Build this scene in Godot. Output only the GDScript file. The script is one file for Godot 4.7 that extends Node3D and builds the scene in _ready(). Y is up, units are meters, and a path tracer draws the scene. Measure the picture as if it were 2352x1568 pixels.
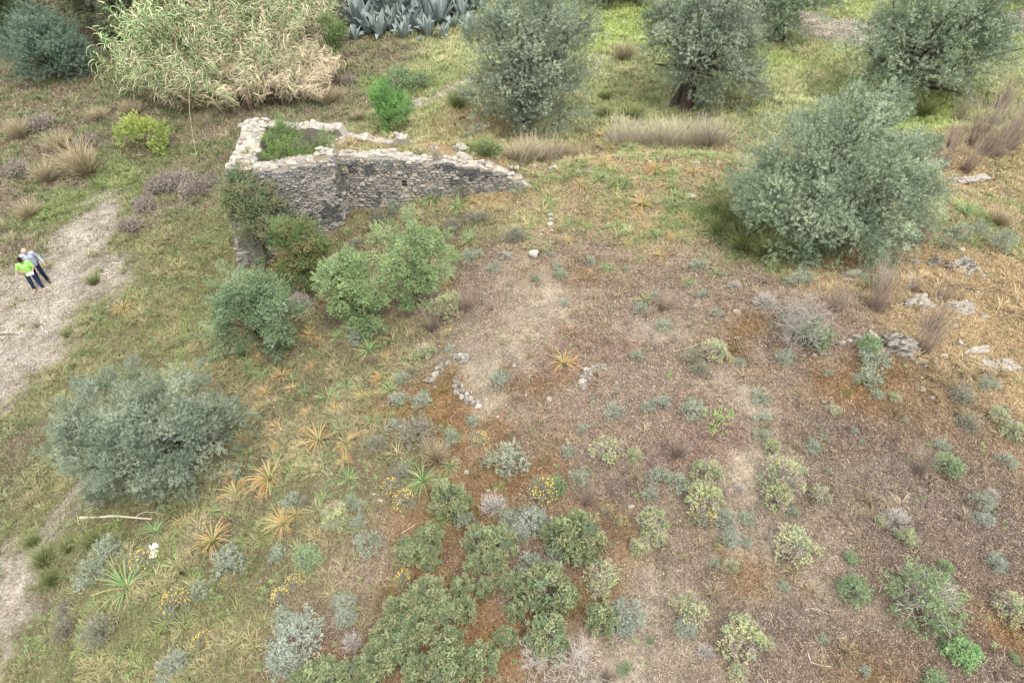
extends Node3D
# A ruined stone mill with a walled channel on a dry hillside, seen from a drone under a bright overcast sky.
# Helpers first, then the builders of each kind of plant and thing, and _ready() at the end puts the place together.

const FOCAL := 1569.0          # survey notes are bearings on a 2352 x 1568 plate
const EYE := Vector3(0, 19, 0)
const DIP := 46.0
const KEY := 0.7              # photographed tone -> base colour

var rng := RandomNumberGenerator.new()
var used := {}
var pending := []              # things whose label is made from what stands next to them
var marks := []                # landmarks: [phrase, place]
var noise := FastNoiseLite.new()
var noise2 := FastNoiseLite.new()
var M := {}
var meshes := {}

# ---------------------------------------------------------------- small helpers
func C(r: float, g: float, b: float, k := 1.0) -> Color:
	var c := Color(r / 255.0, g / 255.0, b / 255.0).srgb_to_linear()
	var l := (c.r * 0.3 + c.g * 0.6 + c.b * 0.1) * 0.13
	k *= KEY
	return Color((c.r * 0.87 + l) * k, (c.g * 0.87 + l) * k, (c.b * 0.87 + l) * k)

func rv(a: float, b: float) -> float:
	return rng.randf_range(a, b)

func rdir() -> Vector3:
	var z := rng.randf_range(-1, 1)
	var a := rng.randf() * TAU
	var s := sqrt(1 - z * z)
	return Vector3(s * cos(a), z, s * sin(a))

func numbered(called: String) -> String:
	var n: int = used.get(called, -1) + 1
	used[called] = n
	return called if n == 0 else "%s_%03d" % [called, n]

class Buf:
	var v := PackedVector3Array()
	var c := PackedColorArray()
	var i := PackedInt32Array()
	var n := PackedVector3Array()
	func tri(a: Vector3, b: Vector3, d: Vector3, col: Color) -> void:
		var k := v.size()
		v.push_back(a); v.push_back(b); v.push_back(d)
		c.push_back(col); c.push_back(col); c.push_back(col)
		i.push_back(k); i.push_back(k + 1); i.push_back(k + 2)
	func quad(a: Vector3, b: Vector3, d: Vector3, e: Vector3, col: Color) -> void:
		var k := v.size()
		v.push_back(a); v.push_back(b); v.push_back(d); v.push_back(e)
		c.push_back(col); c.push_back(col); c.push_back(col); c.push_back(col)
		i.push_back(k); i.push_back(k + 1); i.push_back(k + 2)
		i.push_back(k); i.push_back(k + 2); i.push_back(k + 3)
	func leaf(b: Vector3, d: Vector3, side: Vector3, l: float, w: float, col: Color) -> void:
		var m := b + d * (l * 0.45)
		quad(b, m + side * (w * 0.5), b + d * l, m - side * (w * 0.5), col)
	# a strip along points, each with a half width, colour running from one to the other
	func ribbon(pts: PackedVector3Array, side: Vector3, w0: float, w1: float, ca: Color, cb: Color) -> void:
		var k := v.size()
		var m := pts.size()
		for q in m:
			var t := float(q) / (m - 1)
			var s := side * lerpf(w0, w1, t)
			var col := ca.lerp(cb, t)
			v.push_back(pts[q] - s); v.push_back(pts[q] + s)
			c.push_back(col); c.push_back(col)
		for q in m - 1:
			var o := k + q * 2
			i.push_back(o); i.push_back(o + 1); i.push_back(o + 2)
			i.push_back(o + 1); i.push_back(o + 3); i.push_back(o + 2)
	func tube(pts: PackedVector3Array, r0: float, r1: float, sides: int, ca: Color, cb: Color) -> void:
		var k := v.size()
		var m := pts.size()
		var ref := Vector3(0.31, 0.2, 0.93)
		for q in m:
			var d := (pts[mini(q + 1, m - 1)] - pts[maxi(q - 1, 0)]).normalized()
			var s := d.cross(ref).normalized()
			if s.length() < 0.1:
				s = d.cross(Vector3(1, 0, 0)).normalized()
			var u := d.cross(s)
			var t := float(q) / (m - 1)
			var r := lerpf(r0, r1, t)
			for a in sides:
				var ang := TAU * a / sides
				v.push_back(pts[q] + (s * cos(ang) + u * sin(ang)) * r)
				c.push_back(ca.lerp(cb, t))
		for q in m - 1:
			for a in sides:
				var b := (a + 1) % sides
				var o := k + q * sides
				i.push_back(o + a); i.push_back(o + sides + a); i.push_back(o + b)
				i.push_back(o + b); i.push_back(o + sides + a); i.push_back(o + sides + b)
	func add(o: Buf, t: Transform3D, tint := Color(1, 1, 1)) -> void:
		var k := v.size()
		for q in o.v.size():
			v.push_back(t * o.v[q])
			c.push_back(o.c[q] * tint)
		for q in o.i:
			i.push_back(k + q)
	func mesh(smooth := false) -> ArrayMesh:
		var a := []
		a.resize(Mesh.ARRAY_MAX)
		a[Mesh.ARRAY_VERTEX] = v
		a[Mesh.ARRAY_COLOR] = c
		a[Mesh.ARRAY_INDEX] = i
		if smooth:
			if n.size() != v.size():
				n.resize(v.size())
				n.fill(Vector3.ZERO)
				for q in range(0, i.size(), 3):
					var f := (v[i[q + 2]] - v[i[q]]).cross(v[i[q + 1]] - v[i[q]])
					n[i[q]] += f; n[i[q + 1]] += f; n[i[q + 2]] += f
				for q in n.size():
					n[q] = n[q].normalized() if n[q].length() > 1e-12 else Vector3.UP
			a[Mesh.ARRAY_NORMAL] = n
		var m := ArrayMesh.new()
		m.add_surface_from_arrays(Mesh.PRIMITIVE_TRIANGLES, a)
		return m

func part(called: String, mesh: Mesh, mat: Material, parent: Node3D, at := Transform3D.IDENTITY) -> MeshInstance3D:
	var o := MeshInstance3D.new()
	o.name = called
	o.mesh = mesh
	o.material_override = mat
	o.transform = at
	parent.add_child(o, true)
	return o

func many(called: String, mesh: Mesh, mat: Material, buffer: PackedFloat32Array, parent: Node3D) -> MultiMeshInstance3D:
	var mm := MultiMesh.new()
	mm.transform_format = MultiMesh.TRANSFORM_3D
	mm.use_colors = true
	mm.mesh = mesh
	mm.instance_count = buffer.size() / 16
	mm.buffer = buffer
	var o := MultiMeshInstance3D.new()
	o.name = called
	o.multimesh = mm
	o.material_override = mat
	o.set_meta("kind", "stuff")
	parent.add_child(o, true)
	return o

func put(b: PackedFloat32Array, t: Transform3D, c: Color) -> void:
	var m := t.basis
	var o := t.origin
	b.append_array(PackedFloat32Array([m.x.x, m.y.x, m.z.x, o.x, m.x.y, m.y.y, m.z.y, o.y, m.x.z, m.y.z, m.z.z, o.z, c.r, c.g, c.b, 1.0]))

func thing(called: String, label: String, category: String, at: Vector3, turn := 0.0, group := "") -> Node3D:
	var o := Node3D.new()
	o.name = numbered(called)
	add_child(o)
	o.position = at
	o.rotation.y = turn
	tag(o, label, category, group)
	return o

func tag(o: Node3D, label: String, category: String, group := "") -> void:
	if label:
		o.set_meta("label", label)
	if category:
		o.set_meta("category", category)
	if group:
		o.set_meta("group", group)

func mark(phrase: String, at: Vector3) -> void:
	marks.append([phrase, at])

# ---------------------------------------------------------------- the lie of the land
const GX := -47.0
const GZ := -72.0
const NX := 189
const NZ := 153
const GS := 0.5
var land := PackedFloat32Array()
var z_ground := PackedColorArray()
var z_grass := PackedColorArray()
var z_grass2 := PackedColorArray()
var z_how := PackedColorArray()
var hill_marks := [
	[-20, -21, 0], [-19.6, -26, 0], [-18.5, -16, 0], [-16, -11, 0.1], [-14, -6, 0.4], [-12.6, -2, 0.8], [-26, -28, 0], [-30, -40, 0], [-17, -36, 0], [-15, -30, 0], [-12.3, -29, 0.2], [-24, -12, 0],
	[-12.4, -22.3, 0], [-10, -21.8, 0.45], [-7.4, -22.4, 1.3], [-6.4, -23.6, 2.0], [-3, -23.5, 2.45], [0, -23.4, 2.7], [1.6, -23.6, 3.2],
	[-14.5, -17, 0.2], [-10.4, -11, 1.6], [-9, -16.7, 1.1], [-5.4, -17.2, 1.9], [-3.5, -18.5, 2.4], [-8, -7, 2.6], [-5, -20, 1.7],
	[1, -14, 4.2], [0, -19, 3.4], [-3, -10, 3.8], [-5, -5, 3.7], [0, -4, 4.8], [6, -4, 5.2], [10, -4.4, 5.4], [5, -10, 5], [10, -14, 5.1], [9, -19, 4.4], [16, -19, 4.6], [18, -12, 5.5], [24, -14, 5.4], [16, -4, 5.6], [0, 3, 5],
	[3, -24.6, 3.6], [8, -24.6, 3.75], [14, -25, 3.9], [20, -25, 4.1], [25, -23, 4.5], [32, -26, 4.5],
	[-5, -30, 0.7], [-8, -29, 0.4], [2, -28.6, 1.7], [1, -33, 1], [9, -29.5, 1.7], [9, -35, 1], [16, -31, 2], [19, -35, 1.2], [26, -32, 2], [32, -36, 1.6], [17, -44, 1], [30, -46, 1], [0, -46, 0.6], [-6, -46, 0.5], [-20, -50, 0], [0, -60, 1], [30, -62, 1.5], [-35, -60, 0]]

func raw_land(x: float, z: float) -> float:
	var s := 0.0
	var w := 0.0
	for m in hill_marks:
		var dx: float = x - m[0]
		var dz: float = z - m[1]
		var q: float = dx * dx + dz * dz + 1.2
		q = 1.0 / (q * q)
		s += q * m[2]
		w += q
	return s / w

func bil(a: PackedFloat32Array, x: float, z: float) -> float:
	var fx := clampf((x - GX) / GS, 0, NX - 1.001)
	var fz := clampf((z - GZ) / GS, 0, NZ - 1.001)
	var ix := int(fx)
	var iz := int(fz)
	var k := iz * NX + ix
	fx -= ix
	fz -= iz
	return lerpf(lerpf(a[k], a[k + 1], fx), lerpf(a[k + NX], a[k + NX + 1], fx), fz)

func bilc(a: PackedColorArray, x: float, z: float) -> Color:
	var fx := clampf((x - GX) / GS, 0, NX - 1.001)
	var fz := clampf((z - GZ) / GS, 0, NZ - 1.001)
	var ix := int(fx)
	var iz := int(fz)
	var k := iz * NX + ix
	fx -= ix
	fz -= iz
	return a[k].lerp(a[k + 1], fx).lerp(a[k + NX].lerp(a[k + NX + 1], fx), fz)

# the earth held up between the walls of the ruin
func ground(x: float, z: float) -> float:
	var h := bil(land, x, z) + noise.get_noise_2d(x * 3.0, z * 3.0) * 0.10 + noise2.get_noise_2d(x * 9.0, z * 9.0) * 0.03
	if x > -10.55 and x < 1.6 and z < -23.2 and z > -30.0:
		var f := lerpf(4.38, 3.6, clampf((x + 7.0) / 7.5, 0, 1)) + noise.get_noise_2d(x * 6.0, z * 6.0) * 0.12
		if x < -7.25:
			if z < -23.1 + (x + 10.95) * -0.18 - 0.1 and z > -26.35:
				return 3.3
		elif z < -24.78:
			if x < -4.55:
				if z > -26.25:
					return f
			else:
				var t := smoothstep(-25.9, -28.6, z)
				var e := 1.0 - smoothstep(-0.2, 1.6, x)
				return lerpf(h, maxf(h, lerpf(f, h, t)), e)
	return h

func spot(px: float, py: float) -> Vector3:
	var d := ray(px, py)
	var t := 8.0
	var p := EYE
	while t < 90.0:
		p = EYE + d * t
		if p.y < ground(p.x, p.z):
			break
		t += 0.4
	var a := t - 0.4
	var b := t
	for k in 12:
		var m := (a + b) * 0.5
		p = EYE + d * m
		if p.y < ground(p.x, p.z):
			b = m
		else:
			a = m
	p = EYE + d * b
	return Vector3(p.x, ground(p.x, p.z), p.z)

func ray(px: float, py: float) -> Vector3:
	var c := cos(deg_to_rad(DIP))
	var s := sin(deg_to_rad(DIP))
	var u := (px - 1176.0) / FOCAL
	var v := (784.0 - py) / FOCAL
	return Vector3(u, -s + v * c, -c - v * s)      # per metre along the lens axis

func axial(p: Vector3) -> float:
	var d := p - EYE
	return -d.y * sin(deg_to_rad(DIP)) - d.z * cos(deg_to_rad(DIP))

func metres(p: Vector3, px: float) -> float:
	return px * axial(p) / FOCAL

func seen(p: Vector3, margin: float) -> bool:
	var d := p - EYE
	var c := cos(deg_to_rad(DIP))
	var s := sin(deg_to_rad(DIP))
	var w := -d.y * s - d.z * c
	if w < 2.0:
		return false
	var u := d.x / w
	var v := (d.y * c - d.z * s) / w
	return absf(u) < 0.75 + margin and v < 0.5 + margin and v > -0.5 - margin

# soils and swards: [ground], [blade], [second blade], cover, blade height, litter, weeds
var soils := {
	"path": [C(208, 199, 186), C(165, 150, 115), C(135, 140, 85), 0.03, 0.6, 0.35, 0.05],
	"meadow": [C(138, 132, 98), C(138, 156, 92), C(168, 160, 116), 0.9, 1.0, 0.25, 0.5],
	"hay": [C(148, 134, 114), C(178, 164, 140), C(130, 142, 94), 0.8, 1.1, 0.5, 0.12],
	"grove": [C(166, 164, 116), C(166, 182, 118, 1.15), C(196, 194, 142, 1.15), 1.0, 1.3, 0.1, 0.25],
	"lawn": [C(150, 162, 100), C(150, 178, 88, 1.2), C(180, 194, 112, 1.2), 1.0, 1.1, 0.0, 0.2],
	"ridge": [C(184, 166, 128), C(208, 186, 138), C(150, 170, 108), 0.65, 0.8, 0.35, 0.65],
	"scrub": [C(186, 166, 150), C(208, 188, 156), C(168, 148, 126), 0.16, 0.6, 0.9, 0.06],
	"dark": [C(160, 144, 134), C(186, 168, 146), C(146, 128, 112), 0.16, 0.6, 1.0, 0.05],
	"bare": [C(190, 176, 154), C(180, 160, 125), C(150, 140, 100), 0.02, 0.5, 0.12, 0.01],
	"slope": [C(138, 130, 104), C(142, 154, 98), C(174, 162, 124), 0.7, 0.9, 0.4, 0.16],
	"gold": [C(204, 178, 134), C(218, 190, 140), C(196, 172, 130), 0.5, 0.7, 0.5, 0.06],
	"rust": [C(160, 124, 82), C(150, 120, 60), C(130, 120, 60), 0.1, 0.5, 0.5, 0.04],
	"mauve": [C(174, 146, 136), C(185, 150, 125), C(140, 105, 90), 0.12, 0.6, 0.9, 0.02],
	"green": [C(128, 132, 88), C(128, 160, 86), C(152, 162, 104), 0.9, 1.2, 0.1, 0.7]}
var soil_marks := [
	["path", 190, 520, 150, 590, 120, 650, 60, 700, 20, 750, 240, 625, 290, 640, 70, 770, 15, 860, 60, 1300, 25, 1420],
	["hay", 40, 200, 120, 250, 60, 330, 200, 330, 90, 420, 160, 400, 250, 250, 30, 480, 40, 560, 330, 500, 380, 480, 440, 440, 640, 300, 500, 300, 60, 1000, 10, 1100, 200, 1230, 100, 1350, 800, 150, 760, 230, 900, 130],
	["meadow", 250, 440, 200, 480, 300, 560, 400, 560, 330, 650, 430, 650, 480, 560, 250, 750, 350, 740, 430, 760, 150, 850, 100, 1080, 180, 1060, 60, 1150, 240, 1160, 300, 1170, 150, 1290, 300, 1400, 60, 1480, 200, 1500, 330, 1480, 550, 1400, 600, 1250, 480, 1400, 620, 1180, 90, 940, 700, 1120],
	["green", 150, 480, 220, 430, 280, 420, 900, 190, 960, 200, 1120, 340, 1680, 480, 1700, 540, 1640, 500, 1850, 590],
	["grove", 1000, 130, 1020, 220, 960, 260, 1420, 150, 1420, 220, 1380, 250, 1460, 200, 1840, 110, 1840, 170, 2330, 170, 1100, 90, 1040, 300, 1800, 220],
	["lawn", 1420, 50, 1390, 80, 1480, 60, 2330, 80, 2330, 60, 1750, 130, 1790, 140, 2050, 270, 2330, 100],
	["ridge", 1250, 390, 1350, 410, 1450, 400, 1550, 380, 1620, 400, 1300, 460, 1400, 500, 1500, 480, 1600, 460, 1350, 520, 1480, 540, 1200, 500, 1560, 540, 2300, 480, 2250, 520, 2320, 560, 900, 330, 960, 345],
	["gold", 2100, 400, 2060, 640, 2150, 640, 2200, 660, 2280, 720, 2330, 640, 2300, 780, 2000, 560, 2340, 820, 1960, 600, 1900, 640, 2050, 740, 840, 320, 1020, 355, 1150, 385, 1050, 290],
	["scrub", 1150, 690, 1350, 720, 1450, 700, 1350, 580, 1600, 620, 1750, 640, 1350, 870, 1450, 900, 1250, 960, 1450, 980, 1180, 760, 1130, 640, 1700, 740, 1780, 840, 1880, 830, 1230, 1030, 1560, 870, 860, 1300, 1960, 760],
	["dark", 1850, 960, 1950, 1000, 1850, 1150, 1960, 1180, 2080, 1140, 2000, 1280, 2100, 1260, 1900, 1400, 2050, 1480, 2200, 1400, 1800, 1500, 1560, 1290, 1600, 1340, 1450, 1320, 1550, 1480, 1300, 1300, 1130, 1320, 2280, 1520, 2300, 1240, 1760, 1210, 1480, 1080, 760, 1440],
	["bare", 1700, 900, 1712, 960, 1722, 1040, 1728, 1100, 1738, 1160, 1750, 1230, 1440, 1270, 1465, 1310, 1492, 1360, 1515, 1410, 1530, 1455, 1548, 1500, 1220, 662, 1335, 662, 1290, 652, 1240, 720, 1225, 760, 1160, 800, 1140, 830, 1180, 720, 1270, 660, 1310, 665, 1250, 700, 1210, 740, 1200, 790, 1130, 860, 1150, 930, 1480, 770, 1540, 780, 1500, 800, 1720, 1000, 1730, 1130, 1480, 1300, 1500, 1430, 1520, 1390, 1550, 1530, 1900, 1350, 2010, 1350, 1970, 1210],
	["slope", 700, 850, 780, 880, 850, 900, 640, 900, 700, 960, 620, 1030, 780, 1040, 850, 1060, 720, 740, 860, 840, 1000, 500, 1100, 520, 900, 500, 850, 560, 680, 1180, 740, 1120, 800, 1340, 480, 1280, 560, 1150, 1060, 560],
	["rust", 1020, 920, 1000, 960, 1250, 880, 1180, 1100, 1240, 1070, 1330, 645, 1290, 655, 960, 1330, 1100, 1400, 1960, 850, 1980, 890, 1330, 1300, 1420, 1230, 1640, 1320, 2050, 1510, 2330, 1450, 780, 1480, 1080, 1450, 1180, 1020, 1020, 1180, 1740, 780, 1340, 1350],
	["mauve", 1290, 770, 1400, 800, 1240, 850, 1350, 660, 1540, 960, 1660, 960, 1600, 1050, 1780, 930]]

func survey() -> void:
	land.resize(NX * NZ)
	for k in NX * NZ:
		land[k] = raw_land(GX + (k % NX) * GS, GZ + (k / NX) * GS)
	var pts := PackedVector2Array()
	var kinds := PackedInt32Array()
	var names := soils.keys()
	for row in soil_marks:
		for q in range(1, row.size(), 2):
			var p := spot(row[q], row[q + 1])
			pts.append(Vector2(p.x, p.z))
			kinds.append(names.find(row[0]))
	var vals := []
	for s in names:
		var a: Array = soils[s]
		vals.append([a[0], a[1], a[2], Color(a[3], a[4], a[5], a[6])])
	z_ground.resize(NX * NZ)
	z_grass.resize(NX * NZ)
	z_grass2.resize(NX * NZ)
	z_how.resize(NX * NZ)
	var wz := PackedFloat32Array()
	wz.resize(names.size())
	for k in NX * NZ:
		var at := Vector2(GX + (k % NX) * GS, GZ + (k / NX) * GS)
		wz.fill(0.0)
		var total := 0.0
		for q in pts.size():
			var w := at.distance_squared_to(pts[q]) + 0.15
			w = 1.0 / (w * w)
			wz[kinds[q]] += w
			total += w
		var a := Color(0, 0, 0, 0)
		var b := a
		var c := a
		var d := a
		for q in wz.size():
			var w := wz[q] / total
			if w > 0.004:
				a += vals[q][0] * w
				b += vals[q][1] * w
				c += vals[q][2] * w
				d += vals[q][3] * w
		z_ground[k] = a
		z_grass[k] = b
		z_grass2[k] = c
		z_how[k] = d

func warp(x: float, z: float) -> Vector2:
	return Vector2(x + noise.get_noise_2d(x * 5.0 + 90, z * 5.0) * 1.1 + noise2.get_noise_2d(x * 11, z * 11) * 0.3, z + noise.get_noise_2d(x * 5.0, z * 5.0 + 70) * 1.1)

func near_line(p: Vector2, line: PackedVector2Array) -> float:
	var best := 1e9
	for k in line.size() - 1:
		best = minf(best, p.distance_to(Geometry2D.get_closest_point_to_segment(p, line[k], line[k + 1])))
	return best

func line_of(a: Array) -> PackedVector2Array:
	var o := PackedVector2Array()
	for k in range(0, a.size(), 2):
		var p := spot(a[k], a[k + 1])
		o.append(Vector2(p.x, p.z))
	return o

var way_left: PackedVector2Array
var way_low: PackedVector2Array
var way_thin: PackedVector2Array
var way_road: PackedVector2Array

# 0 open ground, 1 trodden path, 2 dirt road
func way(x: float, z: float) -> int:
	var p := Vector2(x, z)
	var wob := noise2.get_noise_2d(x * 7, z * 7) * 1.2 + noise2.get_noise_2d(x * 23, z * 23) * 0.5
	if z < -40:
		if near_line(p, way_road) < 1.9 + wob * 0.5:
			return 2
	elif x < -12 and z > -30:
		if near_line(p, way_left) < (0.7 + smoothstep(-25.0, -19.0, z) * 0.8) * (1.0 + wob * 0.7):
			return 1
		if near_line(p, way_low) < 0.2 * (1.0 + wob * 1.6):
			return 1
	elif z < -28 and near_line(p, way_thin) < 0.34 * (1.0 + wob):
		return 1
	return 0

# how much a place is worn by feet or wheels, fading over the verge
func trodden(x: float, z: float) -> float:
	var p := Vector2(x, z)
	var wob := noise2.get_noise_2d(x * 9 + 30, z * 9) * 0.9 + noise.get_noise_2d(x * 6, z * 6) * 0.7
	var d := 9.0
	if z < -40:
		d = (near_line(p, way_road) - 1.7) * 0.7
	elif x < -11 and z > -31:
		d = minf(near_line(p, way_left) - 1.2, near_line(p, way_low) + 0.35)
	elif z < -27:
		d = (near_line(p, way_thin) - 0.25) * 2.0
	return 1.0 - smoothstep(-0.5, 1.1, d + wob)

func build_land() -> void:
	var xs := PackedFloat32Array()
	var zs := PackedFloat32Array()
	for k in [-420, -260, -160, -110, -80, -62, -52]:
		xs.append(k)
	var q := GX + 0.5
	while q <= 46.0:
		xs.append(q)
		q += 0.25
	for k in [52, 62, 80, 110, 160, 260, 420]:
		xs.append(k)
	for k in [-420, -300, -200, -140, -105, -84, -76]:
		zs.append(k)
	q = GZ + 0.5
	while q <= 2.0:
		zs.append(q)
		q += 0.25
	for k in [4, 8, 16, 40, 110, 300]:
		zs.append(k)
	var nx := xs.size()
	var nz := zs.size()
	var v := PackedVector3Array()
	var c := PackedColorArray()
	var uv := PackedVector2Array()
	var n := PackedVector3Array()
	v.resize(nx * nz); c.resize(nx * nz); uv.resize(nx * nz); n.resize(nx * nz)
	var moss: Color = soils["rust"][0]
	var trod: Color = soils["path"][0]
	for iz in nz:
		for ix in nx:
			var k := iz * nx + ix
			var x := xs[ix]
			var z := zs[iz]
			v[k] = Vector3(x, ground(x, z), z)
			var w := warp(x, z)
			var col := bilc(z_ground, w.x, w.y)
			var how := bilc(z_how, w.x, w.y)
			var tone := 1.0 + noise.get_noise_2d(x * 7, z * 7) * 0.3 + noise2.get_noise_2d(x * 26, z * 26) * 0.45
			var mo := smoothstep(0.12, 0.4, noise.get_noise_2d(x * 6 + 300, z * 6)) * clampf(how.b - 0.35, 0, 0.4)
			if z > -18:
				col = col.lerp(moss, mo)
			if absf(x) < 46 and z > -70 and z < 2:
				col = col.lerp(trod, trodden(x, z) * 0.8)
			c[k] = Color(col.r * tone, col.g * tone, col.b * tone)
			uv[k] = Vector2(x, z) / 2.6
	for iz in nz:
		for ix in nx:
			var a := v[iz * nx + mini(ix + 1, nx - 1)] - v[iz * nx + maxi(ix - 1, 0)]
			var b := v[mini(iz + 1, nz - 1) * nx + ix] - v[maxi(iz - 1, 0) * nx + ix]
			n[iz * nx + ix] = b.cross(a).normalized()
	var idx := [PackedInt32Array(), PackedInt32Array(), PackedInt32Array()]
	for iz in nz - 1:
		for ix in nx - 1:
			var k := iz * nx + ix
			var x := (xs[ix] + xs[ix + 1]) * 0.5
			var z := (zs[iz] + zs[iz + 1]) * 0.5
			var r := way(x, z) if absf(x) < 46 and z > -70 and z < 2 else 0
			var t: PackedInt32Array = idx[r]
			t.append_array(PackedInt32Array([k, k + 1, k + nx, k + 1, k + nx + 1, k + nx]))
			idx[r] = t
	var called := ["ground", "footpath", "dirt_road"]
	for r in 3:
		# each sheet keeps only the points that it uses
		var to := {}
		var vv := PackedVector3Array()
		var cc := PackedColorArray()
		var uu := PackedVector2Array()
		var nn := PackedVector3Array()
		var ii := PackedInt32Array()
		for k in idx[r]:
			if not to.has(k):
				to[k] = vv.size()
				vv.append(v[k]); cc.append(c[k]); uu.append(uv[k]); nn.append(n[k])
			ii.append(to[k])
		var a := []
		a.resize(Mesh.ARRAY_MAX)
		a[Mesh.ARRAY_VERTEX] = vv
		a[Mesh.ARRAY_COLOR] = cc
		a[Mesh.ARRAY_TEX_UV] = uu
		a[Mesh.ARRAY_NORMAL] = nn
		a[Mesh.ARRAY_INDEX] = ii
		var m := ArrayMesh.new()
		m.add_surface_from_arrays(Mesh.PRIMITIVE_TRIANGLES, a)
		var o := part(called[r], m, M.soil, self)
		o.set_meta("kind", "structure")
		o.set_meta("label", ["dry hillside ground of brown litter, straw and green sward", "pale trodden footpaths of bare earth", "pale gravelly dirt road beyond the olive trees"][r])

# ---------------------------------------------------------------- materials
func grain(size: int, strokes: int, seed_: int, low: float, high: float, long: float) -> Image:
	var im := Image.create(size, size, false, Image.FORMAT_RGB8)
	var r := RandomNumberGenerator.new()
	r.seed = seed_
	var f := FastNoiseLite.new()
	f.seed = seed_
	f.frequency = 0.02
	f.fractal_octaves = 4
	var ni := f.get_seamless_image(size, size)
	for y in size:
		for x in size:
			var g := 0.86 + (ni.get_pixel(x, y).r - 0.5) * 0.3 + r.randf_range(-0.07, 0.07)
			im.set_pixel(x, y, Color(g, g, g))
	for s in strokes:
		var a := r.randf() * TAU
		var l := r.randf_range(2, long)
		var g := r.randf_range(low, high)
		var warm := r.randf_range(-0.06, 0.08)
		var col := Color(g + warm, g, g - warm * 0.8)
		var x := r.randf() * size
		var y := r.randf() * size
		var k := 0.0
		while k < l:
			im.set_pixel(posmod(int(x + cos(a) * k), size), posmod(int(y + sin(a) * k), size), col)
			k += 0.8
	return im

func textured(im: Image, bump: float) -> Array:
	var b: Image = im.duplicate()
	b.convert(Image.FORMAT_RGBA8)
	b.bump_map_to_normal_map(bump)
	im.generate_mipmaps()
	return [ImageTexture.create_from_image(im), ImageTexture.create_from_image(b)]

func build_materials() -> void:
	var g := textured(grain(1024, 34000, 3, 0.3, 1.0, 18), 4.0)
	var soil := StandardMaterial3D.new()
	soil.vertex_color_use_as_albedo = true
	soil.albedo_texture = g[0]
	soil.albedo_color = Color(1, 1, 1)
	soil.normal_enabled = true
	soil.normal_texture = g[1]
	soil.roughness = 1.0
	soil.metallic_specular = 0.15
	M.soil = soil
	var s := textured(grain(512, 5000, 9, 0.3, 1.0, 5), 4.0)
	for k in ["stone", "rock"]:
		var st := StandardMaterial3D.new()
		st.vertex_color_use_as_albedo = true
		st.uv1_triplanar = true
		st.uv1_world_triplanar = true
		st.uv1_scale = Vector3.ONE * (1.1 if k == "stone" else 0.9)
		st.albedo_texture = s[0]
		st.normal_enabled = true
		st.normal_texture = s[1]
		st.roughness = 0.95
		st.metallic_specular = 0.2
		M[k] = st
	for k in [["leaf", 0.62, 0.3, 0.08], ["grey_leaf", 0.75, 0.25, 0.04], ["grass", 0.8, 0.2, 0.12], ["wood", 0.95, 0.15, 0.0], ["flower", 0.8, 0.2, 0.2], ["waxy", 0.5, 0.35, 0.0], ["cloth", 0.95, 0.1, 0.0], ["skin", 0.6, 0.3, 0.0], ["paint", 0.25, 0.5, 0.0], ["rubber", 0.9, 0.2, 0.0], ["plastic", 0.4, 0.5, 0.0]]:
		var m := StandardMaterial3D.new()
		m.vertex_color_use_as_albedo = true
		m.roughness = k[1]
		m.metallic_specular = k[2]
		if k[3] > 0:
			m.backlight_enabled = true
			m.backlight = Color(k[3], k[3], k[3] * 0.8) * 1.6
		M[k[0]] = m
	M.paint.clearcoat_enabled = true
	var gl := StandardMaterial3D.new()
	gl.albedo_color = Color(0.03, 0.035, 0.04)
	gl.roughness = 0.06
	M.window = gl
# ---------------------------------------------------------------- foliage
func sprig(n: int, l: float, ll: float, lw: float, cols: Array, droop := 0.0) -> Buf:
	var b := Buf.new()
	var d := Vector3.UP
	for k in n:
		var t := (k + 0.6) / n
		var a := k * 2.4 + rv(-0.3, 0.3)
		var out := Vector3(cos(a), 0, sin(a))
		var ld := (out * rv(0.55, 0.95) + d * rv(0.45, 0.9) - Vector3.UP * droop).normalized()
		b.leaf(d * l * t, ld, ld.cross(rdir()).normalized(), ll * rv(0.75, 1.2), lw * rv(0.8, 1.2), cols[rng.randi() % cols.size()])
	return b

func turned(d: Vector3, spin: float, s: float) -> Basis:
	var x := d.cross(Vector3(0.3, 0.9, 0.25) if absf(d.y) < 0.9 else Vector3(1, 0, 0.2)).normalized()
	var z := x.cross(d).normalized()
	return Basis(x, d, z).rotated(d, spin) * Basis.from_scale(Vector3.ONE * s)

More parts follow.
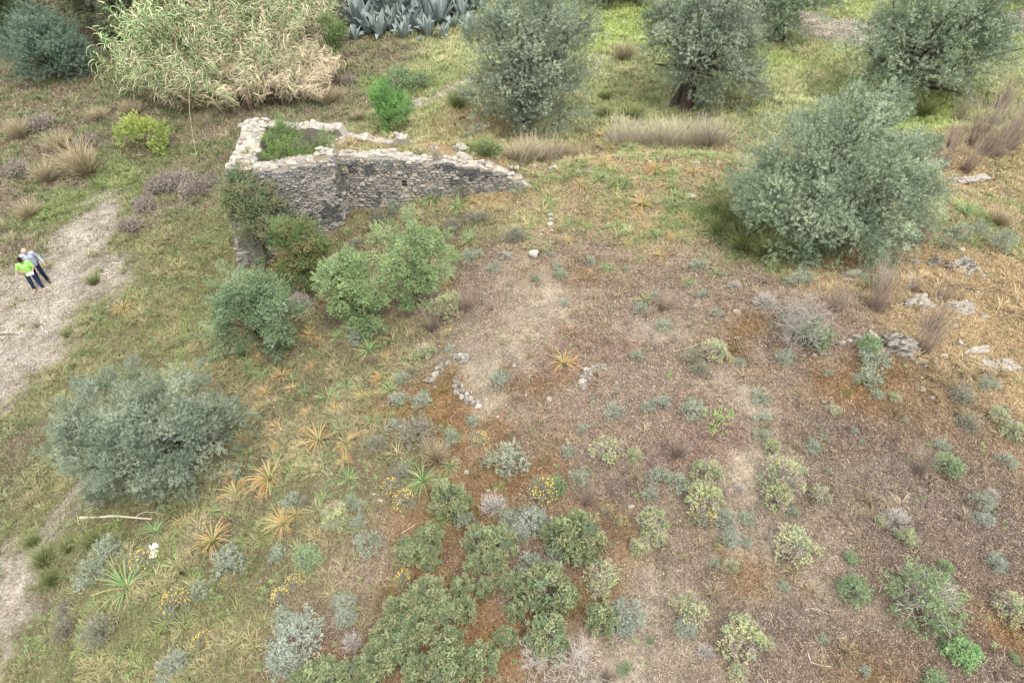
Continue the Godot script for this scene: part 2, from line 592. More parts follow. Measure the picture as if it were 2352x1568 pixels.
# crown: lobes [x, y, z, r] filled with clumps of sprigs; returns the copies
func crown(lobes: Array, clumps: int, per: int, clump_r: float, size: float, tones: Array, tips: Array, mat_gaps := true) -> PackedFloat32Array:
	var buf := PackedFloat32Array()
	var area := 0.0
	for l in lobes:
		area += l[3] * l[3]
	for k in int(clumps * 1.25):
		var pick := rng.randf() * area
		var l: Array = lobes[0]
		for q in lobes:
			pick -= q[3] * q[3]
			if pick <= 0:
				l = q
				break
		var c := Vector3(l[0], l[1], l[2])
		var d := rdir()
		if d.y < -0.3 and rng.randf() < 0.6:
			d.y = -d.y
		var r: float = l[3] * (0.62 + 0.38 * sqrt(rng.randf())) * (1.0 + noise2.get_noise_3dv((c + d * l[3]) * 14.0) * 0.55 + (rv(0.05, 0.28) if rng.randf() < 0.16 else 0.0))
		var at := c + d * r * Vector3(1, l[4] if l.size() > 4 else 0.9, 1)
		if at.y < 0.15:
			at.y = rv(0.1, 0.5)
		if noise2.get_noise_3dv(at * 13.0 + Vector3(lobes.size() * 31, 0, clumps)) < (-0.15 if mat_gaps else -0.34):
			continue      # gaps in the crown
		tips.append(at)
		var tone: Color = tones[rng.randi() % tones.size()] * rv(0.85, 1.15)
		var cr := clump_r * rv(0.65, 1.3)
		for s in per:
			var o := rdir() * cr * pow(rng.randf(), 0.45)
			o = o * 0.8 + d * o.dot(d) * 0.7 + d * cr * 0.2
			var p := at + o
			var dir := (d * 0.7 + o.normalized() * 0.8 + Vector3.UP * 0.45 + rdir() * 0.45).normalized()
			var tt := tone * rv(0.86, 1.14)
			put(buf, Transform3D(turned(dir, rng.randf() * TAU, size * rv(0.75, 1.25)), p), Color(tt.r, tt.g, tt.b))
	return buf

func limbs(b: Buf, from: Vector3, tips: Array, n: int, r: float, col: Color) -> void:
	for k in n:
		var tip: Vector3 = tips[rng.randi() % tips.size()]
		var mid := from.lerp(tip, 0.5) + Vector3(rv(-0.3, 0.3), -0.06 * from.distance_to(tip) + rv(0, 0.4), rv(-0.3, 0.3))
		var pts := PackedVector3Array()
		for q in 7:
			var t := q / 6.0
			pts.append(from.lerp(mid, t).lerp(mid.lerp(tip, t), t) + Vector3(rv(-1, 1), rv(-1, 1), rv(-1, 1)) * 0.05 * from.distance_to(tip) * 0.3)
		b.tube(pts, r * rv(0.5, 1.0), r * 0.12, 5, col, col * 1.15)

func tree(called: String, label: String, category: String, at: Vector3, lobes: Array, trunk_h: float, trunk_r: float, lean: Vector3, sp: Mesh, mat: Material, clumps: int, per: int, clump_r: float, size: float, tones: Array, n_limbs: int, group := "") -> Node3D:
	var o := thing(called, label, category, at, 0.0, group)
	var tips := []
	var buf := crown(lobes, clumps, per, clump_r, size, tones, tips, mat != M.grey_leaf)
	var bark: Color = C(92, 82, 72) if mat != M.leaf else C(104, 90, 76)
	var w := Buf.new()
	var top := Vector3(0, trunk_h, 0) + lean
	var pts := PackedVector3Array()
	for q in 7:
		var t := q / 6.0
		pts.append(Vector3(0, -0.35, 0).lerp(top, t) + Vector3(sin(t * 5.0), 0, cos(t * 4.0)) * trunk_r * 0.22)
	w.tube(pts, trunk_r * 1.25, trunk_r * 0.7, 9, bark, bark * 1.1)
	for q in 5:
		var a := q * TAU / 5 + 0.4
		w.tube(PackedVector3Array([Vector3(cos(a) * trunk_r * 1.9, -0.2, sin(a) * trunk_r * 1.9), Vector3(cos(a) * trunk_r * 0.9, trunk_h * 0.16, sin(a) * trunk_r * 0.9), Vector3(cos(a) * trunk_r * 0.4, trunk_h * 0.5, sin(a) * trunk_r * 0.4)]), trunk_r * 0.5, trunk_r * 0.3, 6, bark, bark)
	part("trunk", w.mesh(), M.wood, o)
	var br := Buf.new()
	limbs(br, top - Vector3(0, trunk_h * 0.15, 0), tips, n_limbs, trunk_r * 0.5, bark)
	part("branches", br.mesh(), M.wood, o)
	many("crown", sp, mat, buf, o)
	return o

# a low shrub as one mesh of leaves, unit size: radius 0.5 m across, height as told
func shrub_leaves(r: float, h: float, clumps: int, per: int, n: int, ll: float, lw: float, cols: Array, shell := 0.6, clump_k := 0.3) -> Buf:
	var b := Buf.new()
	for k in clumps:
		var a := rng.randf() * TAU
		var e := asin(pow(rng.randf(), 0.75))
		var d := Vector3(cos(a) * cos(e), sin(e), sin(a) * cos(e))
		var q := lerpf(shell, 1.0, sqrt(rng.randf())) * rv(0.85, 1.12)
		var at := Vector3(d.x * r * q, h * 0.12 + d.y * h * 0.85 * q, d.z * r * q)
		var tone: Color = cols[rng.randi() % cols.size()] * rv(0.75, 1.25)
		for s in per:
			var o := rdir() * r * clump_k * pow(rng.randf(), 0.5)
			var p := at + o
			if p.y < 0.01:
				p.y = rv(0.01, 0.06)
			var dir := (d * 0.6 + o.normalized() * 0.7 + Vector3.UP * 0.4 + rdir() * 0.4).normalized()
			var side := dir.cross(rdir()).normalized()
			var up2 := side.cross(dir)
			var col := tone * rv(0.82, 1.18)
			for f in n:
				var ang := f * 2.4 + rng.randf()
				var rad := side * cos(ang) + up2 * sin(ang)
				var ld := (rad * rv(0.6, 1.0) + dir * rv(0.3, 0.9)).normalized()
				b.leaf(p + dir * ll * f * 0.32, ld, ld.cross(rdir()).normalized(), ll * rv(0.7, 1.25), lw * rv(0.8, 1.2), col)
	return b

func twigs(r: float, h: float, n: int, thick: float, ca: Color, cb: Color, forks := 2) -> Buf:
	var b := Buf.new()
	for k in n:
		var a := rng.randf() * TAU
		var e := rv(0.25, 1.45)
		var d := Vector3(cos(a) * cos(e), sin(e), sin(a) * cos(e))
		var end := Vector3(d.x * r, d.y * h, d.z * r) * rv(0.75, 1.08)
		var start := Vector3(d.x, 0, d.z) * r * 0.12
		var mid := start.lerp(end, 0.5) + rdir() * r * 0.14
		b.tube(PackedVector3Array([start, mid, end]), thick, thick * 0.4, 3, ca, cb)
		for f in forks:
			var s := mid.lerp(end, rv(-0.3, 0.8))
			var e2 := s + ((end - mid).normalized() + rdir() * 0.8).normalized() * r * rv(0.2, 0.45)
			b.tube(PackedVector3Array([s, s.lerp(e2, 0.5) + rdir() * r * 0.04, e2]), thick * 0.55, thick * 0.25, 3, cb, cb)
	return b

func flowers(r: float, h: float, n: int, size: float, cols: Array, side := Vector3.ZERO) -> Buf:
	var b := Buf.new()
	for k in n:
		var a := rng.randf() * TAU
		var e := asin(pow(rng.randf(), 0.7))
		var d := Vector3(cos(a) * cos(e), sin(e), sin(a) * cos(e))
		if side != Vector3.ZERO and d.dot(side) < rv(-0.3, 0.5):
			continue
		var p := Vector3(d.x * r, h * 0.1 + d.y * h * 0.95, d.z * r) * rv(0.92, 1.1)
		var col: Color = cols[rng.randi() % cols.size()] * rv(0.85, 1.1)
		var s := size * rv(0.7, 1.2)
		# a small ball of petals
		for q in 4:
			var n1 := rdir()
			var t1 := n1.cross(rdir()).normalized() * s
			var t2 := n1.cross(t1).normalized() * s
			b.quad(p - t1, p - t2, p + t1, p + t2, col)
	return b

# strap leaves arching out of one crown (asphodel)
func straps(n: int, l: float, w: float, green: Array, tip: Array, dead: float, dead_cols: Array) -> Buf:
	var b := Buf.new()
	for k in n:
		var a := rng.randf() * TAU
		var is_dead := rng.randf() < dead
		var e := rv(0.2, 1.15) if is_dead else rv(0.5, 1.35)
		var out := Vector3(cos(a), 0, sin(a))
		var len := l * rv(0.65, 1.1)
		var pts := PackedVector3Array()
		var p := out * rv(0.0, 0.05) + Vector3(0, 0.01, 0)
		var el := e
		for q in 6:
			pts.append(p)
			p += (out * cos(el) + Vector3.UP * sin(el)) * len / 5.0
			el -= rv(0.14, 0.48) * (1.3 if is_dead else 1.0)
			out = (out + Vector3(rv(-1, 1), 0, rv(-1, 1)) * 0.06).normalized()
			if p.y < 0.015:
				p.y = 0.015 + rng.randf() * 0.01
				el = maxf(el, 0.0)
		var side := Vector3(-out.z, rv(-0.3, 0.3), out.x).normalized()
		var ca: Color = green[rng.randi() % green.size()]
		var cb: Color = tip[rng.randi() % tip.size()]
		if is_dead:
			ca = dead_cols[rng.randi() % dead_cols.size()]
			cb = ca * 1.15
		b.ribbon(pts, side, w, w * 0.25, ca * rv(0.85, 1.15), cb)
	return b

# fine upright stems in a sheaf (broom, straw tussock)
func sheaf(n: int, h: float, base_r: float, spread: float, arch: float, w: float, ca: Array, cb: Array) -> Buf:
	var b := Buf.new()
	for k in n:
		var a := rng.randf() * TAU
		var q := sqrt(rng.randf())
		var out := Vector3(cos(a), 0, sin(a))
		var p := out * base_r * q
		var d := (Vector3.UP + out * spread * q * rv(0.4, 1.2) + rdir() * 0.08).normalized()
		var len := h * rv(0.55, 1.1)
		var pts := PackedVector3Array()
		for s in 4:
			pts.append(p)
			p += d * len / 3.0
			d = (d + out * arch * rv(0.3, 1.0) - Vector3.UP * arch * 0.6 + rdir() * 0.16).normalized()
			p.y = maxf(p.y, 0.02)
		b.ribbon(pts, rdir().cross(d).normalized(), w, w * 0.45, ca[rng.randi() % ca.size()], cb[rng.randi() % cb.size()])
	return b

func thorns(b: Buf, p: Vector3, d: Vector3, l: float, r: float, depth: int, ca: Color, cb: Color) -> void:
	var mid := p + d * l * 0.5 + rdir() * l * 0.08
	var e := p + d * l + rdir() * l * 0.1
	b.tube(PackedVector3Array([p, mid, e]), r, r * 0.65, 4 if depth > 2 else 3, ca, ca)
	if depth == 0:
		return
	for k in 3 if depth > 1 else 2:
		var nd := (d * 0.75 + rdir() * 0.85 + Vector3.UP * 0.12).normalized()
		thorns(b, mid.lerp(e, rng.randf()), nd, l * rv(0.5, 0.8), r * 0.6, depth - 1, ca.lerp(cb, 0.4), cb)

# ---------------------------------------------------------------- stones
func rock(seed_: int, size: Vector3, rough: float, cuts: int, cols: Array, lichen: float, nu := 18, nv := 12) -> Buf:
	var b := Buf.new()
	var f := FastNoiseLite.new()
	f.seed = seed_
	f.frequency = 0.9
	f.fractal_octaves = 4
	var g := FastNoiseLite.new()
	g.seed = seed_ + 7
	g.frequency = 2.2
	g.fractal_octaves = 3
	var r := RandomNumberGenerator.new()
	r.seed = seed_
	var planes := []
	for k in cuts:
		planes.append([Vector3(r.randf_range(-1, 1), r.randf_range(-0.6, 1), r.randf_range(-1, 1)).normalized(), r.randf_range(0.5, 0.85)])
	var off := Vector3(seed_ * 1.7, 0, 0)
	for y in nv + 1:
		for x in nu:
			var a := TAU * x / nu
			var e := PI * (float(y) / nv - 0.5)
			var d := Vector3(cos(a) * cos(e), sin(e), sin(a) * cos(e))
			var p := d * (1.0 + f.get_noise_3dv(d * 1.2 + off) * rough)
			for c in planes:
				var o: float = p.dot(c[0]) - c[1]
				if o > 0:
					p -= c[0] * o * 0.92
			p += d * (absf(g.get_noise_3dv(d * 1.6 + off)) * -0.5 + g.get_noise_3dv(d * 3.4 + off) * 0.25) * rough
			b.v.push_back(p * size)
			var t := clampf(0.5 + f.get_noise_3dv(p * 3.0 + off) * 1.4, 0, 1)
			var col: Color = cols[0].lerp(cols[1], t)
			var li := g.get_noise_3dv(p * 4.5 + off) * 0.9 + f.get_noise_3dv(p * 1.6 - off) * 0.7
			col = col.lerp(cols[2], smoothstep(0.44 - lichen, 0.56 - lichen, li) * (0.45 + lichen))
			b.c.push_back(col)
	for y in nv:
		for x in nu:
			var p := y * nu + x
			var q := y * nu + (x + 1) % nu
			b.i.append_array(PackedInt32Array([p, p + nu, q, q, p + nu, q + nu]))
	return b

# a masonry stone: a cushion-shaped block, about 1 x 1 x 1
func block(seed_: int) -> ArrayMesh:
	var r := RandomNumberGenerator.new()
	r.seed = seed_
	var b := Buf.new()
	var f := FastNoiseLite.new()
	f.seed = seed_
	f.frequency = 0.8
	var k := 0
	for face in 6:
		var nrm: Vector3 = [Vector3.RIGHT, Vector3.LEFT, Vector3.UP, Vector3.DOWN, Vector3.BACK, Vector3.FORWARD][face]
		var u := nrm.cross(Vector3(0.3, 0.5, 0.8).normalized()).normalized()
		u = [Vector3.UP, Vector3.UP, Vector3.BACK, Vector3.BACK, Vector3.RIGHT, Vector3.RIGHT][face]
		var w := nrm.cross(u)
		for y in 3:
			for x in 3:
				var p := nrm + u * (x - 1) + w * (y - 1)
				p = p * 0.42 + p.normalized() * 0.66
				p *= 0.5 * (1.0 + f.get_noise_3dv(p * 2.0) * 0.6)
				b.v.push_back(p)
				b.c.push_back(Color(1, 1, 1))
		for y in 2:
			for x in 2:
				var o := k + y * 3 + x
				b.i.append_array(PackedInt32Array([o, o + 3, o + 1, o + 1, o + 3, o + 4]))
		k += 9
	return b.mesh()

var stone_list := []

# one wall of rubble: core of mortar, stones laid on the seen face and along the top
func wall(ruin: Node3D, called: String, a: Vector2, b: Vector2, out: Vector2, thick: float, top: Callable, low: float, batter: float, mortar: Color, face_cols: Array, top_cols: Array, s_face: Vector2, hole := Rect2()) -> MeshInstance3D:
	var len := a.distance_to(b)
	var u := (b - a) / len
	var at := func(s: float, y: float, d: float) -> Vector3:
		var sh := batter * clampf(1.0 - s / 1.3, 0, 1) * clampf(1.0 - y / 4.8, 0, 1.2)
		var p := a + u * (s - sh) - out * d
		return Vector3(p.x, y, p.y)
	var core := Buf.new()
	var n := int(ceil(len / 0.22))
	var rows := 22
	for i in n:
		var s0 := len * i / n
		var s1 := len * (i + 1) / n
		var t0: float = top.call(s0)
		var t1: float = top.call(s1)
		for j in rows:
			var y00 := lerpf(low, t0, float(j) / rows)
			var y01 := lerpf(low, t0, float(j + 1) / rows)
			var y10 := lerpf(low, t1, float(j) / rows)
			var y11 := lerpf(low, t1, float(j + 1) / rows)
			var cm := mortar * (1.0 + noise2.get_noise_2d(s0 * 30, y00 * 30) * 0.35)
			var bump := func(s: float, y: float) -> float: return 0.03 + noise2.get_noise_2d(s * 22, y * 22) * 0.05
			if hole.has_area() and hole.has_point(Vector2((s0 + s1) / 2, (y00 + y01) / 2)):
				var dp := 0.45
				core.quad(at.call(s0, y00, 0.03), at.call(s0, y01, 0.03), at.call(s0, y01, dp), at.call(s0, y00, dp), cm)
				core.quad(at.call(s1, y10, 0.03), at.call(s1, y11, 0.03), at.call(s1, y11, dp), at.call(s1, y10, dp), cm)
				core.quad(at.call(s0, y00, 0.03), at.call(s1, y10, 0.03), at.call(s1, y10, dp), at.call(s0, y00, dp), cm)
				core.quad(at.call(s0, y01, 0.03), at.call(s1, y11, 0.03), at.call(s1, y11, dp), at.call(s0, y01, dp), cm)
				core.quad(at.call(s0, y00, dp), at.call(s0, y01, dp), at.call(s1, y11, dp), at.call(s1, y10, dp), cm)
			else:
				core.quad(at.call(s0, y00, bump.call(s0, y00)), at.call(s0, y01, bump.call(s0, y01)), at.call(s1, y11, bump.call(s1, y11)), at.call(s1, y10, bump.call(s1, y10)), cm)
		core.quad(at.call(s0, low, thick), at.call(s1, low, thick), at.call(s1, t1, thick), at.call(s0, t0, thick), mortar)
		for q in 4:
			var d0 := maxf(0.02, thick * q / 4.0)
			var d1 := thick * (q + 1) / 4.0
			var hh := func(s: float, d: float) -> float: return (noise2.get_noise_2d(s * 20 + 40, d * 40) * 0.09) if d > 0.05 and d < thick - 0.05 else 0.0
			var tc: Color = top_cols[rng.randi() % top_cols.size()] * rv(0.9, 1.08)
			core.quad(at.call(s0, t0 + hh.call(s0, d0), d0), at.call(s0, t0 + hh.call(s0, d1), d1), at.call(s1, t1 + hh.call(s1, d1), d1), at.call(s1, t1 + hh.call(s1, d0), d0), tc)
	for s in [0.0, len]:
		var t0: float = top.call(s)
		core.quad(at.call(s, low, 0.0), at.call(s, t0, 0.0), at.call(s, t0, thick), at.call(s, low, thick), mortar)
	var w := part(called, core.mesh(), M.stone, ruin)
	var basis_face := Basis(Vector3(u.x, 0, u.y), Vector3.UP, Vector3(out.x, 0, out.y))
	# courses
	var y := low + 0.25
	while y < 5.0:
		var ch := rv(s_face.x, s_face.y)
		var s := rv(-0.2, 0.0)
		while s < len:
			var sl := ch * rv(1.0, 2.6)
			var m := s + sl * 0.5
			var yy := y + ch * 0.5 + rv(-0.02, 0.02)
			if m > 0.02 and m < len - 0.02 and yy + ch * 0.35 < top.call(clampf(m, 0, len)):
				var p: Vector3 = at.call(m, yy, 0.05 - rv(0.0, 0.045))
				if not (hole.has_area() and hole.grow(0.05).has_point(Vector2(m, yy))) and p.y > ground(p.x + out.x * 0.3, p.z + out.y * 0.3) - 0.25 and rng.randf() < 0.93:
					var bs := basis_face.rotated(Vector3(out.x, 0, out.y), rv(-0.22, 0.22)) * Basis.from_scale(Vector3(sl * rv(0.78, 1.02), ch * rv(0.62, 1.0), rv(0.12, 0.2)))
					var st := noise.get_noise_2d(m * 7.0 + len * 50, yy * 9.0)
					var col: Color = face_cols[rng.randi() % face_cols.size()]
					if st + rv(-0.12, 0.12) > (0.17 if len < 5.0 else 0.34):
						col = face_cols[0] * 0.58
					stone_list.append([sl * ch, w, Transform3D(bs, p), col * rv(0.82, 1.15)])
			s += sl
		y += ch
	# top stones
	var ss := 0.0
	while ss < len:
		var d := 0.1
		var step := rv(0.16, 0.36)
		while d < thick:
			var e := rv(0.14, 0.34)
			var p: Vector3 = at.call(clampf(ss + step * 0.5, 0.05, len), top.call(clampf(ss + step * 0.5, 0, len)) + rv(-0.05, 0.02), minf(d + e * 0.3, thick - 0.05))
			if rng.randf() < 0.6:
				var bs := basis_face.rotated(Vector3.UP, rv(-0.5, 0.5)) * Basis.from_scale(Vector3(step * rv(0.8, 1.1), rv(0.08, 0.2), e))
				stone_list.append([step * e * 1.1, w, Transform3D(bs, p), top_cols[rng.randi() % top_cols.size()] * rv(0.85, 1.1)])
			d += e
		ss += step
	return w

func lay_stones(most: int) -> void:
	var blocks := []
	for k in 8:
		blocks.append(block(40 + k))
	stone_list.sort_custom(func(p, q): return p[0] > q[0])
	var mats := {}
	var rest := {}
	for k in stone_list.size():
		var e: Array = stone_list[k]
		var col: Color = e[3]
		if k < most:
			var key := "%d_%d_%d" % [int(col.r * 22), int(col.g * 22), int(col.b * 22)]
			if not mats.has(key):
				var m: StandardMaterial3D = M.stone.duplicate()
				m.albedo_color = Color(col.r, col.g, col.b).linear_to_srgb()
				mats[key] = m
			part("stone", blocks[rng.randi() % 8], mats[key], e[1], e[2])
		else:
			var key := [e[1], rng.randi() % 3]
			if not rest.has(key):
				rest[key] = PackedFloat32Array()
			var bf: PackedFloat32Array = rest[key]
			put(bf, e[2], col)
			rest[key] = bf
	for key in rest:
		many("small_stones", blocks[key[1] + 2], M.stone, rest[key], key[0])

# ---------------------------------------------------------------- people: a field of tapered limbs, meshed as surface nets
func limb_d(p: Vector3, a: Vector3, b: Vector3, ra: float, rb: float) -> float:
	var ab := b - a
	var t := clampf((p - a).dot(ab) / maxf(ab.length_squared(), 1e-9), 0, 1)
	return p.distance_to(a + ab * t) - lerpf(ra, rb, t)

func nets(bones: Array, cell: float, k: float, col: Color) -> ArrayMesh:
	var lo := Vector3.ONE * 99
	var hi := -lo
	for b in bones:
		for q in 2:
			var r := Vector3.ONE * (maxf(b[2], b[3]) + cell * 2)
			lo = lo.min(b[q] - r)
			hi = hi.max(b[q] + r)
	var nx := int((hi.x - lo.x) / cell) + 2
	var ny := int((hi.y - lo.y) / cell) + 2
	var nz := int((hi.z - lo.z) / cell) + 2
	var f := PackedFloat32Array()
	f.resize(nx * ny * nz)
	f.fill(0.5)
	# a smooth minimum, as a soft sum over the bones that come near
	var sums := PackedFloat32Array()
	sums.resize(nx * ny * nz)
	sums.fill(0.0)
	for b in bones:
		var r := maxf(b[2], b[3]) + cell * 2.5 + k
		var l: Vector3 = (b[0].min(b[1]) - Vector3.ONE * r - lo) / cell
		var h: Vector3 = (b[0].max(b[1]) + Vector3.ONE * r - lo) / cell
		for z in range(maxi(0, int(l.z)), mini(nz, int(h.z) + 2)):
			for y in range(maxi(0, int(l.y)), mini(ny, int(h.y) + 2)):
				for x in range(maxi(0, int(l.x)), mini(nx, int(h.x) + 2)):
					var d := limb_d(lo + Vector3(x, y, z) * cell, b[0], b[1], b[2], b[3])
					sums[(z * ny + y) * nx + x] += exp(-d / k * 3.0)
	for q in f.size():
		if sums[q] > 1e-6:
			f[q] = -log(sums[q]) * k / 3.0
	var id := {}
	var out := Buf.new()
	var corner := [0, 1, nx, nx + 1, nx * ny, nx * ny + 1, nx * ny + nx, nx * ny + nx + 1]
	for z in nz - 1:
		for y in ny - 1:
			for x in nx - 1:
				var o := (z * ny + y) * nx + x
				var m := 0
				for c in 8:
					if f[o + corner[c]] < 0:
						m |= 1 << c
				if m == 0 or m == 255:
					continue
				var s := Vector3.ZERO
				var cnt := 0
				for c in 8:
					for ax in [1, 2, 4]:
						if c & ax:
							continue
						var fa := f[o + corner[c]]
						var fb := f[o + corner[c | ax]]
						if (fa < 0) != (fb < 0):
							var t := fa / (fa - fb)
							var pa := Vector3(c & 1, (c >> 1) & 1, (c >> 2) & 1)
							var e: int = c | ax
							var pb := Vector3(e & 1, (e >> 1) & 1, (e >> 2) & 1)
							s += pa.lerp(pb, t)
							cnt += 1
				id[o] = out.v.size()
				out.v.push_back(lo + (Vector3(x, y, z) + s / cnt) * cell)
				out.c.push_back(col)
	for o in id:
		var x: int = o % nx
		var y: int = (o / nx) % ny
		var z: int = o / (nx * ny)
		for ax in 3:
			var st: int = [1, nx, nx * ny][ax]
			var b: int = [nx, nx * ny, 1][ax]
			var c: int = [nx * ny, 1, nx][ax]
			if [y > 0 and z > 0, z > 0 and x > 0, x > 0 and y > 0][ax]:
				var ins: bool = f[o] < 0
				if ins != (f[o + st] < 0) and id.has(o - b) and id.has(o - c) and id.has(o - b - c):
					var q := [id[o], id[o - b], id[o - b - c], id[o - c]]
					if ins:
						q.reverse()
					out.i.append_array(PackedInt32Array([q[0], q[1], q[2], q[0], q[2], q[3]]))
	return out.mesh(true)

func hand(w: Vector3, d: Vector3, palm_n: Vector3, curl: float) -> Array:
	# palm and five fingers from the wrist w along d; palm_n points out of the palm
	var side := d.cross(palm_n).normalized()
	var o := [[w, w + d * 0.09, 0.026, 0.03], [w + side * 0.015, w + d * 0.085 + side * 0.025, 0.02, 0.016], [w - side * 0.015, w + d * 0.085 - side * 0.025, 0.02, 0.016]]
	for k in 4:
		var r := w + d * 0.09 + side * (k - 1.5) * 0.02
		var l: float = [0.066, 0.078, 0.072, 0.056][k]
		var d1 := (d + palm_n * curl * 0.5).normalized()
		var d2 := (d + palm_n * curl * 1.6).normalized()
		var m := r + d1 * l * 0.5
		o.append([r, m, 0.0095, 0.009])
		o.append([m, m + d2 * l * 0.5, 0.009, 0.008])
	var th := w + d * 0.03 - side * 0.03
	var td := (d * 0.7 - side * 0.6 + palm_n * curl * 0.7).normalized()
	o.append([th, th + td * 0.035, 0.012, 0.0105])
	o.append([th + td * 0.035, th + (td + palm_n * 0.4).normalized() * 0.062, 0.0105, 0.009])
	return o

func person(label: String, at: Vector3, turn: float, tall: float, shirt_c: Color, jeans_c: Color, shoe_c: Color, skin_c: Color, hair_c: Color, bald: bool, sleeves_long: bool, right_arm: Array, left_arm: Array, stride: float, group: String) -> Node3D:
	var o := thing("person", label, "person", at, turn, group)
	var s := tall / 1.75
	o.scale = Vector3.ONE * s
	var hipl := Vector3(0.095, 0.9, 0.0)
	var hipr := Vector3(-0.095, 0.9, 0.0)
	var kneel := Vector3(0.13, 0.5, 0.05 + stride * 0.16)
	var kneer := Vector3(-0.13, 0.5, 0.05 - stride * 0.08)
	var ankl := Vector3(0.15, 0.09, 0.0 + stride * 0.22)
	var ankr := Vector3(-0.16, 0.09, -stride * 0.18)
	var chest := Vector3(0, 1.3, 0.05)
	var shl := Vector3(0.185, 1.42, 0.05)
	var shr := Vector3(-0.185, 1.42, 0.05)
	var neck := Vector3(0, 1.47, 0.06)
	var head := Vector3(0, 1.64, 0.13)
	var look := Vector3(0, -0.55, 0.83).normalized()
	var up := Vector3(0, 0.83, 0.55).normalized()
	# skin: neck, head, forearms and hands, one continuous body that runs on inside the clothes
	var body := [[Vector3(0, 0.95, 0), chest, 0.11, 0.12], [chest, neck, 0.1, 0.06], [neck, head - up * 0.05, 0.058, 0.06], [hipl, kneel, 0.07, 0.05], [hipr, kneer, 0.07, 0.05], [kneel, ankl, 0.05, 0.036], [kneer, ankr, 0.05, 0.036], [shl, shr, 0.05, 0.05],
		[head + up * 0.025 - look * 0.012, head + up * 0.015 + look * 0.012, 0.088, 0.086], [head - up * 0.04 + look * 0.03, head - up * 0.075 + look * 0.06, 0.062, 0.04], [head + up * 0.0 + look * 0.095, head - up * 0.025 + look * 0.112, 0.012, 0.016],
		[head + Vector3(0.09, 0, 0) - look * 0.005 + up * 0.02, head + Vector3(0.09, 0, 0) - up * 0.02, 0.018, 0.013], [head - Vector3(0.09, 0, 0) - look * 0.005 + up * 0.02, head - Vector3(0.09, 0, 0) - up * 0.02, 0.018, 0.013],
		[shr, right_arm[0], 0.045, 0.04], [right_arm[0], right_arm[1], 0.042, 0.027], [shl, left_arm[0], 0.045, 0.04], [left_arm[0], left_arm[1], 0.042, 0.027]]
	part("body", nets(body, 0.012, 0.02, skin_c), M.skin, o)
	for arm in [right_arm, left_arm]:
		part("hand", nets(hand(arm[1] - arm[2] * 0.01, arm[2], arm[3], arm[4]), 0.005, 0.008, skin_c), M.skin, o)
	var eye := Buf.new()
	for sd in [-1, 1]:
		var e := head + look * 0.083 + up * 0.012 + Vector3(sd * 0.032, 0, 0)
		for q in 6:
			var a0 := TAU * q / 6
			var a1 := TAU * (q + 1) / 6
			eye.tri(e + look * 0.012, e + (Vector3.RIGHT * cos(a0) + up * sin(a0) * 0.6) * 0.014, e + (Vector3.RIGHT * cos(a1) + up * sin(a1) * 0.6) * 0.014, C(40, 30, 26))
	part("eyes", eye.mesh(), M.skin, o)
	var mo := head - up * 0.058 + look * 0.094
	part("mouth", nets([[mo - Vector3(0.02, 0, 0), mo + Vector3(0.02, 0, 0), 0.008, 0.008]], 0.004, 0.004, C(150, 90, 80)), M.skin, o)
	if not bald:
		part("hair", nets([[head + up * 0.045 - look * 0.025, head + up * 0.05 + look * 0.03, 0.09, 0.074], [head - look * 0.035, head - look * 0.03 - up * 0.04, 0.083, 0.06]], 0.008, 0.02, hair_c), M.cloth, o)
		part("beard", nets([[head - up * 0.085 + look * 0.055 - Vector3(0.03, 0, 0), head - up * 0.085 + look * 0.055 + Vector3(0.03, 0, 0), 0.03, 0.03], [head - up * 0.03 + look * 0.01 + Vector3(0.07, 0, 0), head - up * 0.08 + look * 0.04 + Vector3(0.045, 0, 0), 0.018, 0.022], [head - up * 0.03 + look * 0.01 - Vector3(0.07, 0, 0), head - up * 0.08 + look * 0.04 - Vector3(0.045, 0, 0), 0.018, 0.022]], 0.006, 0.012, hair_c * 1.3), M.cloth, o)
	else:
		part("hair", nets([[head - look * 0.055 - up * 0.01 + Vector3(0.05, 0, 0), head - look * 0.055 - up * 0.01 - Vector3(0.05, 0, 0), 0.045, 0.045]], 0.008, 0.02, C(170, 150, 135)), M.skin, o)
	var shirt := [[Vector3(-0.06, 0.9, 0.01), chest + Vector3(-0.06, 0, 0), 0.125, 0.125], [Vector3(0.06, 0.9, 0.01), chest + Vector3(0.06, 0, 0), 0.125, 0.125], [Vector3(0, 1.05, 0.06), chest, 0.11, 0.1], [shl - Vector3(0.02, 0.01, 0), shr + Vector3(0.02, -0.01, 0), 0.075, 0.075], [neck - Vector3(0, 0.04, 0), neck + Vector3(0, 0.02, 0.005), 0.075, 0.068]]
	for arm in [[shr, right_arm], [shl, left_arm]]:
		var el: Vector3 = arm[1][0]
		var sh: Vector3 = arm[0]
		if sleeves_long:
			shirt.append([sh, el, 0.07, 0.055])
			shirt.append([el, el.lerp(arm[1][1], 0.93), 0.055, 0.042])
		else:
			shirt.append([sh, sh.lerp(el, 0.8), 0.072, 0.068])
	part("shirt", nets(shirt, 0.014, 0.03, shirt_c), M.cloth, o)
